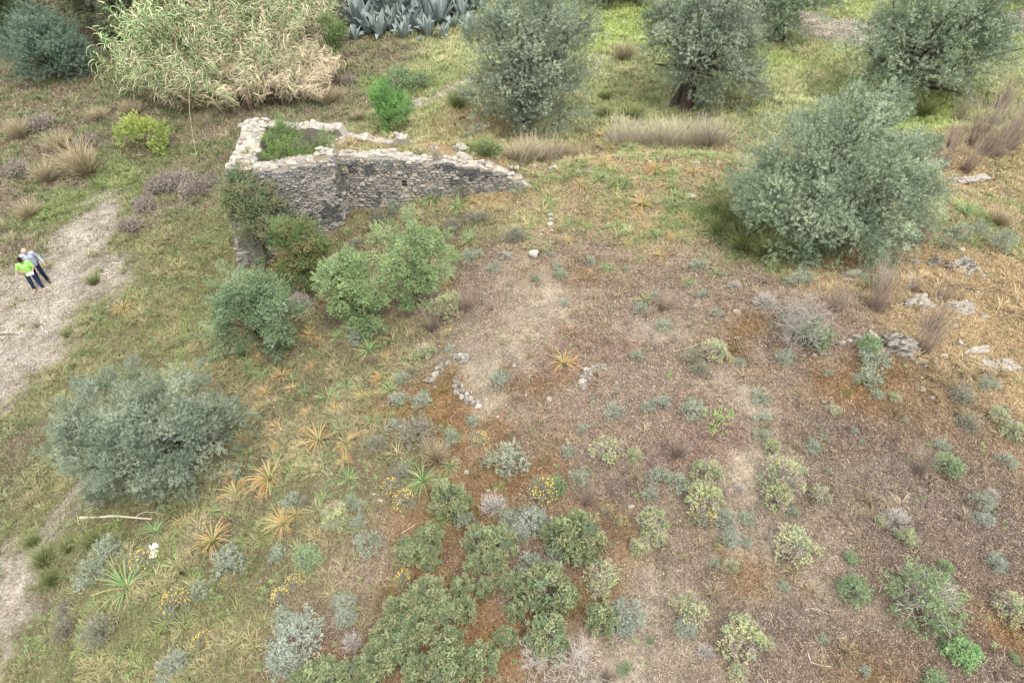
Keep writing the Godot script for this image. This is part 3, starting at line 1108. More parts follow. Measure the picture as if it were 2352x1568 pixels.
	if sleeves_long:
		var pk := Buf.new()
		pk.tube(PackedVector3Array([Vector3(0, 1.4, 0.155), Vector3(0, 1.2, 0.19), Vector3(0, 0.95, 0.17)]), 0.006, 0.006, 4, shirt_c * 0.75, shirt_c * 0.75)
		part("button_placket", pk.mesh(), M.cloth, o)
	else:
		part("collar", nets([[neck + Vector3(-0.05, 0.0, 0.05), neck + Vector3(-0.06, 0.015, -0.02), 0.022, 0.022], [neck + Vector3(0.05, 0.0, 0.05), neck + Vector3(0.06, 0.015, -0.02), 0.022, 0.022], [neck + Vector3(-0.06, 0.015, -0.02), neck + Vector3(0.06, 0.015, -0.02), 0.022, 0.022]], 0.008, 0.01, shirt_c * 0.85), M.cloth, o)
	part("trousers", nets([[hipl + Vector3(0, 0.05, 0), hipr + Vector3(0, 0.05, 0), 0.115, 0.115], [hipl, kneel, 0.098, 0.072], [hipr, kneer, 0.098, 0.072], [kneel, ankl + Vector3(0, 0.0, 0), 0.073, 0.062], [kneer, ankr, 0.073, 0.062]], 0.014, 0.025, jeans_c), M.cloth, o)
	for f in [ankl, ankr]:
		var toe: Vector3 = f + Vector3(signf(f.x) * 0.04, -0.05, 0.17)
		part("shoe", nets([[f + Vector3(0, -0.045, -0.05), f + Vector3(0, -0.045, 0.03), 0.045, 0.048], [f + Vector3(0, -0.04, 0.03), toe, 0.05, 0.037], [f + Vector3(0, -0.02, 0), f + Vector3(0, 0.02, -0.01), 0.05, 0.05]], 0.008, 0.015, shoe_c), M.skin, o)
	return o
# ---------------------------------------------------------------- kinds of low plants: every kind has a few shapes, shared by all its copies
# what it is called, words, category, width of the built shape, height over width, how far the root lies below its middle, group
var kinds := {
	"sage": ["sage_bush", "grey-green sage bush", "bush", 0.6, 0.6, 0.16, "grey-green sage bushes on the hillside"],
	"pale_sage": ["sage_bush", "pale silvery sage bush", "bush", 0.8, 0.5, 0.14, "pale silvery sage bushes"],
	"dusky": ["grey_bush", "dull grey weedy bush", "bush", 0.8, 0.6, 0.16, "dull grey bushes"],
	"cistus": ["mastic_bush", "dark olive-green leafy bush", "bush", 1.0, 0.72, 0.18, "dark olive-green bushes at the foot of the hill"],
	"pale": ["rockrose_bush", "yellow-green rockrose bush", "bush", 1.0, 0.62, 0.16, "yellow-green rockrose bushes"],
	"yellow": ["flowering_bush", "yellow-flowered grey bush", "bush", 0.8, 0.6, 0.16, "bushes in yellow flower"],
	"green": ["green_bush", "fresh green leafy bush", "bush", 0.8, 0.7, 0.18, "fresh green bushes"],
	"lime": ["green_bush", "bright lime-green domed bush", "bush", 0.8, 0.72, 0.18, "lime-green bushes"],
	"twig": ["dead_bush", "bare grey dead bush", "bush", 0.8, 0.6, 0.16, "bare dead bushes"],
	"broom": ["dry_broom", "dry purple-grey broom sheaf", "broom", 0.5, 2.1, 0.72, "dry broom sheaves"],
	"tussock": ["straw_tussock", "straw-coloured grass tussock", "grass tussock", 0.8, 0.75, 0.3, "straw-coloured grass tussocks"],
	"rush": ["rush_tussock", "green rushy grass tussock", "grass tussock", 0.8, 0.75, 0.3, "green grass tussocks"],
	"bramble": ["dry_bramble", "purple-grey dry bramble tangle", "bramble", 1.0, 0.5, 0.14, "dry bramble tangles"],
	"wisp": ["dry_grass_sheaf", "wispy pale dry grass sheaf", "dry grass", 0.6, 1.2, 0.42, "pale dry grass standing along the ridge"],
	"aspho": ["asphodel", "green asphodel tuft", "asphodel", 0.9, 0.4, 0.06, "green asphodel tufts"],
	"aspho_mix": ["asphodel", "orange-tipped asphodel tuft", "asphodel", 0.9, 0.4, 0.06, "asphodel tufts turning orange"],
	"aspho_dry": ["asphodel", "withered orange asphodel tuft", "asphodel", 0.9, 0.35, 0.06, "withered orange asphodel tufts"]}

func build_kinds() -> void:
	var sg := [C(162, 174, 152), C(146, 162, 140), C(174, 184, 164), C(150, 162, 132)]
	var ps := [C(178, 188, 172), C(164, 176, 158), C(150, 164, 146)]
	var ci := [C(142, 158, 110), C(122, 142, 98), C(158, 166, 120), C(128, 148, 110), C(162, 162, 120)]
	var pa := [C(190, 194, 136), C(172, 184, 126), C(166, 178, 136), C(196, 186, 148), C(180, 168, 148)]
	var gr := [C(134, 160, 114), C(122, 150, 108), C(150, 170, 124)]
	var li := [C(138, 182, 112), C(124, 168, 102), C(156, 192, 126)]
	var grey := C(176, 168, 160)
	var grey2 := C(204, 198, 190)
	var brown := C(120, 102, 90)
	var g := func(kind: String, shapes: Array) -> void: meshes[kind] = shapes
	var a := []
	for k in 5:
		a.append([["foliage", shrub_leaves(rv(0.25, 0.3), 0.36, 42, 9, 6, 0.032, 0.011, sg, 0.5, 0.3).mesh(), M.grey_leaf], ["stems", twigs(0.27, 0.3, 26, 0.005, brown, grey, 1).mesh(), M.wood]])
	g.call("sage", a)
	a = []
	for k in 2:
		a.append([["foliage", shrub_leaves(0.39, 0.4, 70, 10, 6, 0.034, 0.011, ps, 0.5, 0.26).mesh(), M.grey_leaf], ["stems", twigs(0.38, 0.36, 40, 0.005, brown, grey, 2).mesh(), M.wood]])
	g.call("pale_sage", a)
	a = []
	for k in 2:
		a.append([["foliage", shrub_leaves(0.38, 0.46, 48, 10, 6, 0.036, 0.012, [C(138, 144, 118), C(150, 150, 128), C(122, 132, 104), C(160, 150, 130)], 0.3, 0.34).mesh(), M.grey_leaf], ["stems", twigs(0.4, 0.46, 80, 0.005, C(140, 124, 112), grey, 2).mesh(), M.wood]])
	g.call("dusky", a)
	a = []
	for k in 4:
		a.append([["foliage", shrub_leaves(0.49, 0.86, 60, 16, 6, 0.05, 0.024, ci, 0.55, 0.17).mesh(), M.leaf], ["stems", twigs(0.42, 0.6, 22, 0.009, brown, grey, 2).mesh(), M.wood]])
	g.call("cistus", a)
	a = []
	for k in 5:
		a.append([["foliage", shrub_leaves(rv(0.42, 0.5), rv(0.5, 0.66), rng.randi_range(36, 54), 13, 6, 0.046, 0.021, pa, 0.62, 0.24).mesh(), M.leaf], ["stems", twigs(0.48, 0.56, 70, 0.006, grey, grey2, 3).mesh(), M.wood]])
	g.call("pale", a)
	a = []
	for k in 3:
		a.append([["foliage", shrub_leaves(0.37, 0.44, 44, 9, 6, 0.034, 0.011, [C(150, 156, 132), C(140, 146, 116), C(164, 160, 138)], 0.5, 0.3).mesh(), M.grey_leaf], ["stems", twigs(0.38, 0.42, 60, 0.005, brown, grey, 2).mesh(), M.wood], ["flowers", flowers(0.38, 0.46, 130, 0.015, [C(244, 214, 52, 1.25), C(236, 200, 56, 1.25), C(250, 226, 84, 1.25)], [Vector3(0.5, 0.4, 0.4), Vector3(-0.5, 0.5, 0.2), Vector3(0, 0.5, 0.6)][k].normalized()).mesh(), M.flower]])
	g.call("yellow", a)
	a = []
	for k in 2:
		a.append([["foliage", shrub_leaves(0.38, 0.56, 66, 9, 6, 0.042, 0.018, gr, 0.4, 0.28).mesh(), M.leaf], ["stems", twigs(0.36, 0.5, 36, 0.006, brown, grey, 2).mesh(), M.wood]])
	g.call("green", a)
	g.call("lime", [[["foliage", shrub_leaves(0.38, 0.56, 90, 9, 6, 0.044, 0.02, li, 0.5, 0.22).mesh(), M.leaf], ["stems", twigs(0.34, 0.5, 24, 0.006, brown, grey, 1).mesh(), M.wood]]])
	a = []
	for k in 2:
		a.append([["stems", twigs(0.4, 0.5, 130, 0.006, C(150, 140, 132), grey2, 4).mesh(), M.wood]])
	g.call("twig", a)
	var bro := [C(132, 116, 110), C(120, 104, 100), C(146, 130, 120)]
	var bro2 := [C(198, 178, 160), C(186, 168, 152), C(210, 192, 172)]
	a = []
	for k in 3:
		a.append([["stems", sheaf(125, 1.05, 0.13, 0.36, 0.05, 0.004, bro, bro2).mesh(), M.wood]])
	g.call("broom", a)
	a = []
	for k in 2:
		a.append([["foliage", shrub_leaves(0.5, 0.45, 60, 8, 6, 0.045, 0.022, [C(158, 144, 136), C(144, 130, 122), C(174, 160, 148), C(142, 138, 118)], 0.4, 0.3).mesh(), M.wood], ["stems", twigs(0.5, 0.44, 110, 0.006, C(130, 112, 106), grey, 3).mesh(), M.wood]])
	g.call("bramble", a)
	a = []
	for k in 3:
		a.append([["stems", sheaf(95, 0.72, 0.22, 0.5, 0.12, 0.0045, [C(188, 174, 150), C(174, 160, 140), C(160, 150, 118)], [C(226, 214, 194), C(212, 198, 178)]).mesh(), M.grass]])
	g.call("wisp", a)
	a = []
	for k in 2:
		a.append([["blades", sheaf(420, 0.62, 0.17, 0.8, 0.22, 0.0055, [C(160, 144, 116), C(146, 134, 100)], [C(200, 184, 150), C(186, 172, 140)]).mesh(), M.grass]])
	g.call("tussock", a)
	g.call("rush", [[["blades", sheaf(420, 0.62, 0.17, 0.7, 0.2, 0.0055, [C(104, 124, 66), C(118, 132, 76)], [C(160, 164, 106), C(140, 154, 92)]).mesh(), M.grass]]])
	var sg2 := [C(84, 132, 76), C(98, 142, 84), C(118, 152, 98)]
	var or_ := [C(212, 160, 102), C(204, 142, 86), C(220, 184, 134), C(186, 162, 108)]
	a = []
	for k in 3:
		a.append([["leaves", straps(52, 0.64, 0.0135, sg2, [C(150, 170, 112), C(176, 176, 120), C(134, 160, 106)], 0.12, or_).mesh(), M.grass]])
	g.call("aspho", a)
	a = []
	for k in 3:
		a.append([["leaves", straps(56, 0.66, 0.0135, [C(128, 152, 88), C(146, 158, 96), C(160, 160, 104)], or_, 0.2, or_).mesh(), M.grass]])
	g.call("aspho_mix", a)
	a = []
	for k in 2:
		a.append([["leaves", straps(44, 0.6, 0.013, [C(190, 160, 106), C(164, 166, 108)], or_, 0.5, or_).mesh(), M.grass]])
	g.call("aspho_dry", a)

var firsts := {}

func grow(kind: String, spots: Array) -> void:
	var k: Array = kinds[kind]
	for q in range(0, spots.size(), 3):
		var px: float = spots[q]
		var py: float = spots[q + 1]
		var w: float = spots[q + 2]
		var dn: Vector2 = Vector2(1176 - px, 2299 - py).normalized() * w * float(k[5])
		var p := spot(px + dn.x, py + dn.y)
		var wide := metres(p, w)
		var shape := rng.randi() % (meshes[kind] as Array).size()
		var key := "%s%d" % [kind, shape]
		var o: Node3D
		if firsts.has(key):
			o = firsts[key].duplicate()
		else:
			o = Node3D.new()
			for s in meshes[kind][shape]:
				part(s[0], s[1], s[2], o)
			firsts[key] = o
		o.name = numbered(k[0])
		add_child(o)
		o.position = p - Vector3(0, 0.03, 0)
		var s := wide / float(k[3]) * (1.12 if kind == "sage" else (0.9 if kind == "cistus" or kind == "yellow" or kind == "aspho_dry" else 1.0))
		o.transform.basis = Basis.from_euler(Vector3(rv(-0.1, 0.1), rng.randf() * TAU, rv(-0.1, 0.1))).scaled(Vector3(s * rv(0.92, 1.08), s * rv(0.85, 1.15), s * rv(0.92, 1.08)))
		o.set_meta("category", k[2])
		o.set_meta("group", k[6])
		var size := "small " if wide < float(k[3]) * 0.62 else ("large " if wide > float(k[3]) * 1.25 else "")
		var own: Array = singled.get(Vector2i(int(px), int(py)), [])
		if own:
			o.set_meta("label", own[0])
			mark(own[1], p)
		else:
			pending.append([o, size + k[1], p])

# plants that stand out enough to be named for themselves
var singled := {
	Vector2i(1326, 1233): ["largest dark olive-green bush, yellow flowers along its right side", "largest dark olive-green bush"],
	Vector2i(1036, 1149): ["round dark olive-green bush with a blue-green asphodel against its side", "round bush with the asphodel"],
	Vector2i(1389, 1420): ["solitary dark bush with a pale silvery sage touching its right side", "solitary dark bush"],
	Vector2i(738, 1554): ["wide dark bush below the big silvery sage, cut by the picture's lower edge", "wide dark bush below the sage"],
	Vector2i(981, 1366): ["uppermost dark bush of the dense thicket, beside dry twigs on rusty moss", "uppermost thicket bush"],
	Vector2i(1018, 1524): ["broad dark bush in the thicket, touching the narrower pale twig tangle's left", "broad lower thicket bush"],
	Vector2i(678, 1456): ["biggest pale silvery sage bush, at the lower edge of the slope", "biggest silvery sage"],
	Vector2i(823, 1203): ["small bluish-white domed sage bush on bare brown soil", "bluish-white sage dome"],
	Vector2i(1709, 1457): ["biggest yellow-green rockrose bush, sprawling over bare grey twigs", "biggest rockrose"],
	Vector2i(1831, 1247): ["rounded pale rockrose bush standing alone on dark brown litter", "lone rounded rockrose"],
	Vector2i(1797, 1089): ["tall pale rockrose beside the worn track, upper of a joined pair", "trackside rockrose"],
	Vector2i(1619, 1143): ["yellow-green rockrose with orange-yellow flowers at its foot", "flowering rockrose"],
	Vector2i(2217, 1497): ["bright lime-green domed bush near the lower right corner", "lime-green dome"],
	Vector2i(400, 1383): ["brightest bush of yellow flowers, standing free on the grassy slope", "brightest yellow bush"],
	Vector2i(287, 1346): ["very large green asphodel beside yellow flowers", "very large asphodel"],
	Vector2i(618, 1097): ["big orange-tipped asphodel rosette, widest on the slope", "widest asphodel rosette"],
	Vector2i(1296, 833): ["green asphodel with orange tips alone on brown soil by the grey stone heap", "lone asphodel"],
	Vector2i(1165, 1056): ["dense grey-green sage dome, the largest on the brown slope", "dense sage dome"],
	Vector2i(2057, 590): ["dry broom sheaf standing between two white rock patches", "upright broom sheaf"],
	Vector2i(2141, 770): ["large dry broom sheaf bent beside the dark outcrop", "large bent broom"]}

func scatter_rocks(spots: Array) -> void:
	var kit: Array = meshes.rocks
	for q in range(0, spots.size(), 4):
		var p := spot(spots[q], spots[q + 1])
		var wide := metres(p, spots[q + 2])
		var kind: int = spots[q + 3]
		var o := MeshInstance3D.new()
		var pick := rng.randi() % 3 + (3 if kind == 1 else 0)
		o.mesh = kit[pick]
		o.material_override = M.rock
		o.name = numbered("rock")
		add_child(o)
		var flat := rv(0.5, 0.75) if kind != 2 else rv(0.3, 0.42)
		o.transform = Transform3D(Basis.from_euler(Vector3(rv(-0.2, 0.2), rng.randf() * TAU, rv(-0.2, 0.2))).scaled(Vector3(wide * 0.5, wide * 0.5 * flat, wide * rv(0.36, 0.5))), p + Vector3(0, wide * 0.08, 0))
		o.set_meta("category", "rock")
		o.set_meta("group", "pale limestone rocks lying about")
		var size := "small " if wide < 0.2 else ("large " if wide > 0.5 else "")
		pending.append([o, size + ["pale limestone rock", "lichen-darkened grey rock", "flat pale rock slab"][kind], p])

func name_the_rest() -> void:
	var seen_keys := {}
	for e in pending:
		var p: Vector3 = e[2]
		var best := 1e9
		var m: Array = marks[0]
		for q in marks:
			var d: float = p.distance_squared_to(q[1])
			if d < best and d > 0.04:
				best = d
				m = q
		var dv: Vector3 = p - m[1]
		var rel := "in front of"
		if absf(dv.x) > absf(dv.z):
			rel = "right of" if dv.x > 0 else "left of"
		elif dv.z < 0:
			rel = "behind"
		var key := "%s|%s|%s" % [e[1], rel, m[0]]
		if not seen_keys.has(key):
			seen_keys[key] = []
		seen_keys[key].append([best, e[0]])
	var nth := ["closest", "second-closest", "third-closest", "fourth-closest", "fifth-closest", "sixth-closest", "seventh-closest", "eighth-closest", "ninth-closest", "tenth-closest", "eleventh-closest", "twelfth-closest", "thirteenth-closest", "fourteenth-closest", "fifteenth-closest", "sixteenth-closest"]
	for key in seen_keys:
		var l: Array = seen_keys[key]
		l.sort_custom(func(a, b): return a[0] < b[0])
		var w: PackedStringArray = key.split("|")
		for k in l.size():
			var t := "%s %s the %s" % [w[0], w[1], w[2]]
			if l.size() > 1:
				t = "%s, %s %s the %s" % [w[0], nth[mini(k, 15)], w[1], w[2]]
			l[k][1].set_meta("label", t)

# ---------------------------------------------------------------- what covers the ground: too much of it to count
func cover() -> void:
	var blades := []
	for k in 3:
		var b := Buf.new()
		for q in 8:
			var a := rng.randf() * TAU
			var p := Vector3(rv(-0.1, 0.1), -0.01, rv(-0.1, 0.1))
			var d := Vector3(cos(a) * rv(0.15, 0.9), 1, sin(a) * rv(0.15, 0.9)).normalized()
			var l := rv(0.06, 0.17)
			var s := Vector3(-sin(a), 0, cos(a)) * rv(0.006, 0.012)
			var g := rv(0.5, 1.5)
			b.tri(p - s, p + s, p + d * l + Vector3(cos(a), -0.3, sin(a)) * l * 0.2, Color(g, g, g * rv(0.85, 1.1)))
		blades.append(b.mesh())
	var clumps := []
	for k in 3:
		var b := Buf.new()
		for q in 18:
			var a := rng.randf() * TAU
			var p := Vector3(cos(a), 0, sin(a)) * rv(0.0, 0.09)
			var d := Vector3(cos(a) * rv(0.2, 1.1), 1, sin(a) * rv(0.2, 1.1)).normalized()
			var l := rv(0.14, 0.34)
			var g := rv(0.5, 1.4)
			var e := p + d * l * 0.6
			b.ribbon(PackedVector3Array([p, e, e + (d + Vector3(cos(a), -0.7, sin(a)) * 0.7).normalized() * l * 0.5]), Vector3(-sin(a), 0, cos(a)), 0.010, 0.003, Color(g, g, g), Color(g, g, g * 0.97))
		clumps.append(b.mesh())
	var flakes := []
	for k in 3:
		var b := Buf.new()
		for q in 16:
			var p := Vector3(rv(-0.16, 0.16), rv(0.005, 0.03), rv(-0.16, 0.16))
			var d := Vector3(rv(-1, 1), rv(-0.3, 0.5), rv(-1, 1)).normalized()
			var g := rv(0.4, 1.55)
			b.leaf(p, d, d.cross(rdir()).normalized(), rv(0.03, 0.09), rv(0.009, 0.028), Color(g * rv(0.95, 1.08), g, g * rv(0.9, 1.05)))
		flakes.append(b.mesh())
	var weed := []
	for k in 2:
		var b := Buf.new()
		for q in 26:
			var a := rng.randf() * TAU
			var h := rv(0.01, 0.14)
			var p := Vector3(cos(a), 0, sin(a)) * rv(0.0, 0.05) + Vector3(0, h, 0)
			var d := Vector3(cos(a), rv(0.1, 0.8), sin(a)).normalized()
			var g := rv(0.8, 1.2)
			b.leaf(p, d, d.cross(Vector3.UP + rdir() * 0.4).normalized(), rv(0.04, 0.09), rv(0.015, 0.03), Color(g, g, g * 0.95))
		weed.append(b.mesh())
	var sticks := []
	for k in 2:
		var b := Buf.new()
		for q in 7:
			var p := Vector3(rv(-0.2, 0.2), rv(0.01, 0.05), rv(-0.2, 0.2))
			var d := Vector3(rv(-1, 1), rv(-0.05, 0.35), rv(-1, 1)).normalized() * rv(0.12, 0.34)
			var g := rv(0.75, 1.2)
			b.ribbon(PackedVector3Array([p, p + d * 0.5 + rdir() * 0.02, p + d]), d.cross(rdir()).normalized(), 0.0045, 0.0025, Color(g, g, g), Color(g, g, g))
		sticks.append(b.mesh())
	var peb := rock(5, Vector3.ONE, 0.4, 3, [Color(1, 1, 1), Color(0.8, 0.8, 0.8), Color(0.6, 0.6, 0.62)], 0.0, 6, 4).mesh()
	var bufs := {}
	for k in ["grass0", "grass1", "grass2", "litter0", "litter1", "litter2", "weed0", "weed1", "clump0", "clump1", "clump2", "sticks0", "sticks1", "pebble"]:
		bufs[k] = PackedFloat32Array()
	var moss: Color = soils["rust"][0]
	var z := -1.0
	while z > -66.0:
		var far := Vector2(z, 15).length()
		var step := clampf(far * 0.0031, 0.05, 0.15)
		var half := 8.0 - z * 0.86
		var x := -half
		while x < half:
			x += step * rv(0.7, 1.3)
			var zz := z + rv(-step, step)
			var p := Vector3(x, 0, zz)
			p.y = ground(x, zz)
			if not seen(p, 0.06):
				continue
			if x > -11 and x < -7.2 and zz < -22.9 and zz > -26.6 and p.y < 3.25:
				continue
			var w := warp(x, zz)
			var how := bilc(z_how, w.x, w.y)
			var r := way(x, zz)
			if r:
				how = Color(0.1 if r == 1 else 0.02, 0.5, 0.22, 0.02)
			var big := step / 0.07
			var tilt := Basis.from_euler(Vector3(rv(-0.25, 0.25), rng.randf() * TAU, rv(-0.25, 0.25)))
			var roll := rng.randf()
			var patch := noise.get_noise_2d(x * 9 + 500, zz * 9) * 1.6
			if roll < how.r * clampf(0.85 + patch, 0.25, 1.0):
				var mixn := clampf(0.5 + patch * 0.8 + noise2.get_noise_2d(x * 24, zz * 24) * 0.6 + rv(-0.6, 0.6), 0, 1)
				var col := bilc(z_grass, w.x, w.y).lerp(bilc(z_grass2, w.x, w.y), mixn) * rv(0.7, 1.3)
				put(bufs["grass%d" % (rng.randi() % 3)], Transform3D(tilt * Basis.from_scale(Vector3(big, how.g * rv(0.6, 1.3) * minf(big, 1.6), big)), p), col)
				if patch + rv(-0.5, 0.5) > 0.2 and rng.randf() < 0.12:
					put(bufs["clump%d" % (rng.randi() % 3)], Transform3D(tilt * Basis.from_scale(Vector3.ONE * rv(0.6, 1.3) * minf(sqrt(big), 1.3)), p), col * rv(0.85, 1.15))
			elif rng.randf() < how.b:
				var col := bilc(z_ground, w.x, w.y) if r == 0 else soils["path"][0] as Color
				var q := rng.randf()
				if q < 0.2:
					col = col.lerp(C(212, 190, 158), rv(0.2, 0.8))
				elif q < 0.55:
					col = col.lerp(C(94, 72, 62), rv(0.3, 0.9))
				elif q < 0.65:
					col = col.lerp(moss, 0.5)
				put(bufs["litter%d" % (rng.randi() % 3)], Transform3D(tilt * Basis.from_scale(Vector3.ONE * big * rv(0.7, 1.2)), p), col * rv(0.8, 1.2))
			if rng.randf() < how.a * clampf(0.03 + noise2.get_noise_2d(x * 9 + 40, zz * 9) * 0.8, 0.0, 0.3):
				put(bufs["weed%d" % (rng.randi() % 2)], Transform3D(tilt * Basis.from_scale(Vector3.ONE * rv(0.35, 0.85) * sqrt(big)), p), [C(138, 170, 98), C(124, 158, 90), C(152, 176, 112)][rng.randi() % 3] * rv(0.85, 1.15))
			if rng.randf() < (0.006 + how.b * 0.016) * (2.5 if r == 1 or (x < -15 and zz > -24) else 1.0):
				put(bufs["sticks%d" % (rng.randi() % 2)], Transform3D(tilt * Basis.from_scale(Vector3.ONE * rv(0.35, 0.85) * sqrt(big)), p), [C(190, 176, 158), C(150, 134, 120), C(206, 196, 182)][rng.randi() % 3] * rv(0.8, 1.15))
			if rng.randf() < (0.09 if how.r < 0.2 else 0.015):
				var s := rv(0.012, 0.04) * sqrt(big)
				put(bufs["pebble"], Transform3D(tilt * Basis.from_scale(Vector3(s, s * 0.6, s * rv(0.7, 1))), p), [C(206, 196, 182), C(176, 162, 146), C(150, 140, 130)][rng.randi() % 3])
		z -= step * 0.95
	var what := {"clump": ["tall_grass", "taller grass standing in uneven clumps", M.grass], "grass": ["grass", "short green and straw grass over the ground", M.grass], "litter": ["litter", "brown and straw leaf litter over the bare ground", M.wood], "weed": ["weeds", "low bright green herbs in patches", M.leaf], "sticks": ["undergrowth", "thin dry sticks and stalks strewn about", M.wood], "pebble": ["gravel", "small pale stones strewn on bare ground", M.rock]}
	for k in bufs:
		if (bufs[k] as PackedFloat32Array).is_empty():
			continue
		var base: String = k.rstrip("0123456789")
		var i: int = int(k.substr(base.length())) if k != base else 0
		var shape: Mesh = {"grass": blades, "clump": clumps, "litter": flakes, "weed": weed, "sticks": sticks, "pebble": [peb]}[base][i]
		var o := many(numbered(what[base][0]), shape, what[base][2], bufs[k], self)
		o.set_meta("label", what[base][1])
		o.set_meta("group", what[base][1])
		print(k, " ", bufs[k].size() / 16)

# ---------------------------------------------------------------- agaves and reeds
func agave_leaf(seed_: int, bend: float) -> ArrayMesh:
	var r := RandomNumberGenerator.new()
	r.seed = seed_
	var b := Buf.new()
	var base := C(134, 152, 152, 0.9 + r.randf() * 0.25)
	var rim := C(176, 186, 178)
	var n := 9
	var pts := PackedVector3Array()
	var p := Vector3.ZERO
	var el := 1.5
	for q in n:
		pts.append(p)
		p += Vector3(cos(el), sin(el), 0) / (n - 1)
		el -= bend * (0.3 + 1.4 * q / n) / n * 2.0
	for q in n:
		var t := float(q) / (n - 1)
		var w := 0.085 * (0.75 + 0.6 * sin(t * 2.4)) * (1.0 - pow(t, 3.0)) + 0.002
		var d := (pts[mini(q + 1, n - 1)] - pts[maxi(q - 1, 0)]).normalized()
		var up := Vector3(-d.y, d.x, 0)
		var th := 0.035 * (1 - t) + 0.004
		for s in 7:
			var a := PI * s / 3.0
			# a hollowed upper face and a keeled back
			var off: Vector3 = [Vector3(0, 0, w), Vector3(0, 0, w * 0.5) + up * w * -0.15, up * w * -0.28, Vector3(0, 0, -w * 0.5) + up * w * -0.15, Vector3(0, 0, -w), Vector3(0, 0, -w * 0.45) - up * (th + w * 0.35), Vector3(0, 0, w * 0.45) - up * (th + w * 0.35)][s]
			b.v.push_back(pts[q] + off)
			b.c.push_back(C(96, 76, 60) if t > 0.96 else (rim if s == 0 or s == 4 else base))
	for q in n - 1:
		for s in 7:
			var o := q * 7 + s
			var e := q * 7 + (s + 1) % 7
			b.i.append_array(PackedInt32Array([o, o + 7, e, e, o + 7, e + 7]))
	return b.mesh()

func reed(h: float, dry: bool) -> ArrayMesh:
	var b := Buf.new()
	var stalk := C(186, 164, 116) if dry or rng.randf() < 0.5 else C(140, 152, 92)
	var gl := [C(150, 178, 122), C(176, 194, 138), C(128, 162, 108), C(208, 210, 166)]
	var dl := [C(206, 192, 160), C(184, 168, 138), C(222, 210, 180), C(164, 146, 118)]
	var pts := PackedVector3Array()
	for q in 6:
		var t := q / 5.0
		pts.append(Vector3(0.12 * h * t * t, h * t * (1.0 - 0.05 * t), rv(-0.03, 0.03)))
	b.tube(pts, 0.014, 0.005, 4, stalk, stalk * 1.05)
	var n := 28
	for k in n:
		var t := lerpf(0.22 if dry else 0.3, 1.0, float(k) / n)
		var i := mini(int(t * 5), 4)
		var p := pts[i].lerp(pts[i + 1], t * 5 - i)
		var a := (k % 2) * PI + rv(-0.7, 0.7)
		var out := Vector3(cos(a), 0, sin(a))
		var l := rv(0.4, 0.75) * (1.15 - 0.5 * absf(t - 0.6))
		var lp := PackedVector3Array()
		var e := rv(0.5, 1.2) if not dry else rv(-0.6, 0.9)
		for q in 5:
			lp.append(p)
			p += (out * cos(e) + Vector3.UP * sin(e)) * l / 4.0
			e -= rv(0.25, 0.65)
		var cols: Array = dl if dry or rng.randf() < 0.2 else gl
		var ca: Color = cols[rng.randi() % cols.size()]
		b.ribbon(lp, Vector3(-out.z, rv(-0.4, 0.4), out.x).normalized(), 0.027, 0.005, ca, ca * 1.15)
	return b.mesh()
# ---------------------------------------------------------------- the place
func _ready() -> void:
	rng.seed = 20240611
	noise.seed = 4
	noise.frequency = 0.05
	noise.fractal_octaves = 3
	noise2.seed = 11
	noise2.frequency = 0.05
	noise2.fractal_octaves = 2

	var cam := Camera3D.new()
	cam.name = "camera"
	cam.fov = rad_to_deg(2.0 * atan(784.0 / FOCAL))
	cam.position = EYE
	cam.rotation_degrees = Vector3(-DIP, 0, 0)
	cam.near = 0.1
	cam.far = 1200
	add_child(cam)
	cam.current = true

	var we := WorldEnvironment.new()
	we.name = "world_environment"
	var env := Environment.new()
	var sky := Sky.new()
	var sm := ProceduralSkyMaterial.new()
	sm.sky_top_color = Color(1.0, 1.0, 1.0)
	sm.sky_horizon_color = Color(0.66, 0.665, 0.67)
	sm.sky_curve = 0.3
	sm.ground_horizon_color = Color(0.80, 0.79, 0.76)
	sm.ground_bottom_color = Color(0.5, 0.47, 0.42)
	sky.sky_material = sm
	env.background_mode = Environment.BG_SKY
	env.sky = sky
	env.ambient_light_source = Environment.AMBIENT_SOURCE_SKY
	env.tonemap_mode = Environment.TONE_MAPPER_LINEAR
	env.tonemap_exposure = 2.8
	env.ssao_enabled = true
	env.ssil_enabled = true
	env.sdfgi_enabled = true
	we.environment = env
	add_child(we)

	var sun := DirectionalLight3D.new()
	sun.name = "sun"
	sun.light_energy = 0.5
	sun.light_color = Color(1.0, 0.97, 0.92)
	sun.light_angular_distance = 14
	sun.shadow_enabled = true
	sun.rotation_degrees = Vector3(-62, 30, 0)
	add_child(sun)

	build_materials()
	survey()
	way_left = line_of([250, 480, 205, 540, 165, 600, 120, 665, 50, 730, -60, 800])
	way_low = line_of([190, 1110, 120, 1190, 70, 1290, 35, 1400, 0, 1540])
	way_thin = line_of([925, 250, 975, 232, 1020, 212, 1060, 196, 1110, 180])
	way_road = line_of([1640, 30, 1850, 50, 1980, 78, 2120, 68, 2350, 50, 2600, 40])
	build_land()
	build_ruin()
	build_trees()
	build_reeds()
	build_agaves()
	build_rocks()
	build_van()
	build_people()
	build_oddments()
	build_kinds()
	plant()
	name_the_rest()
	cover()

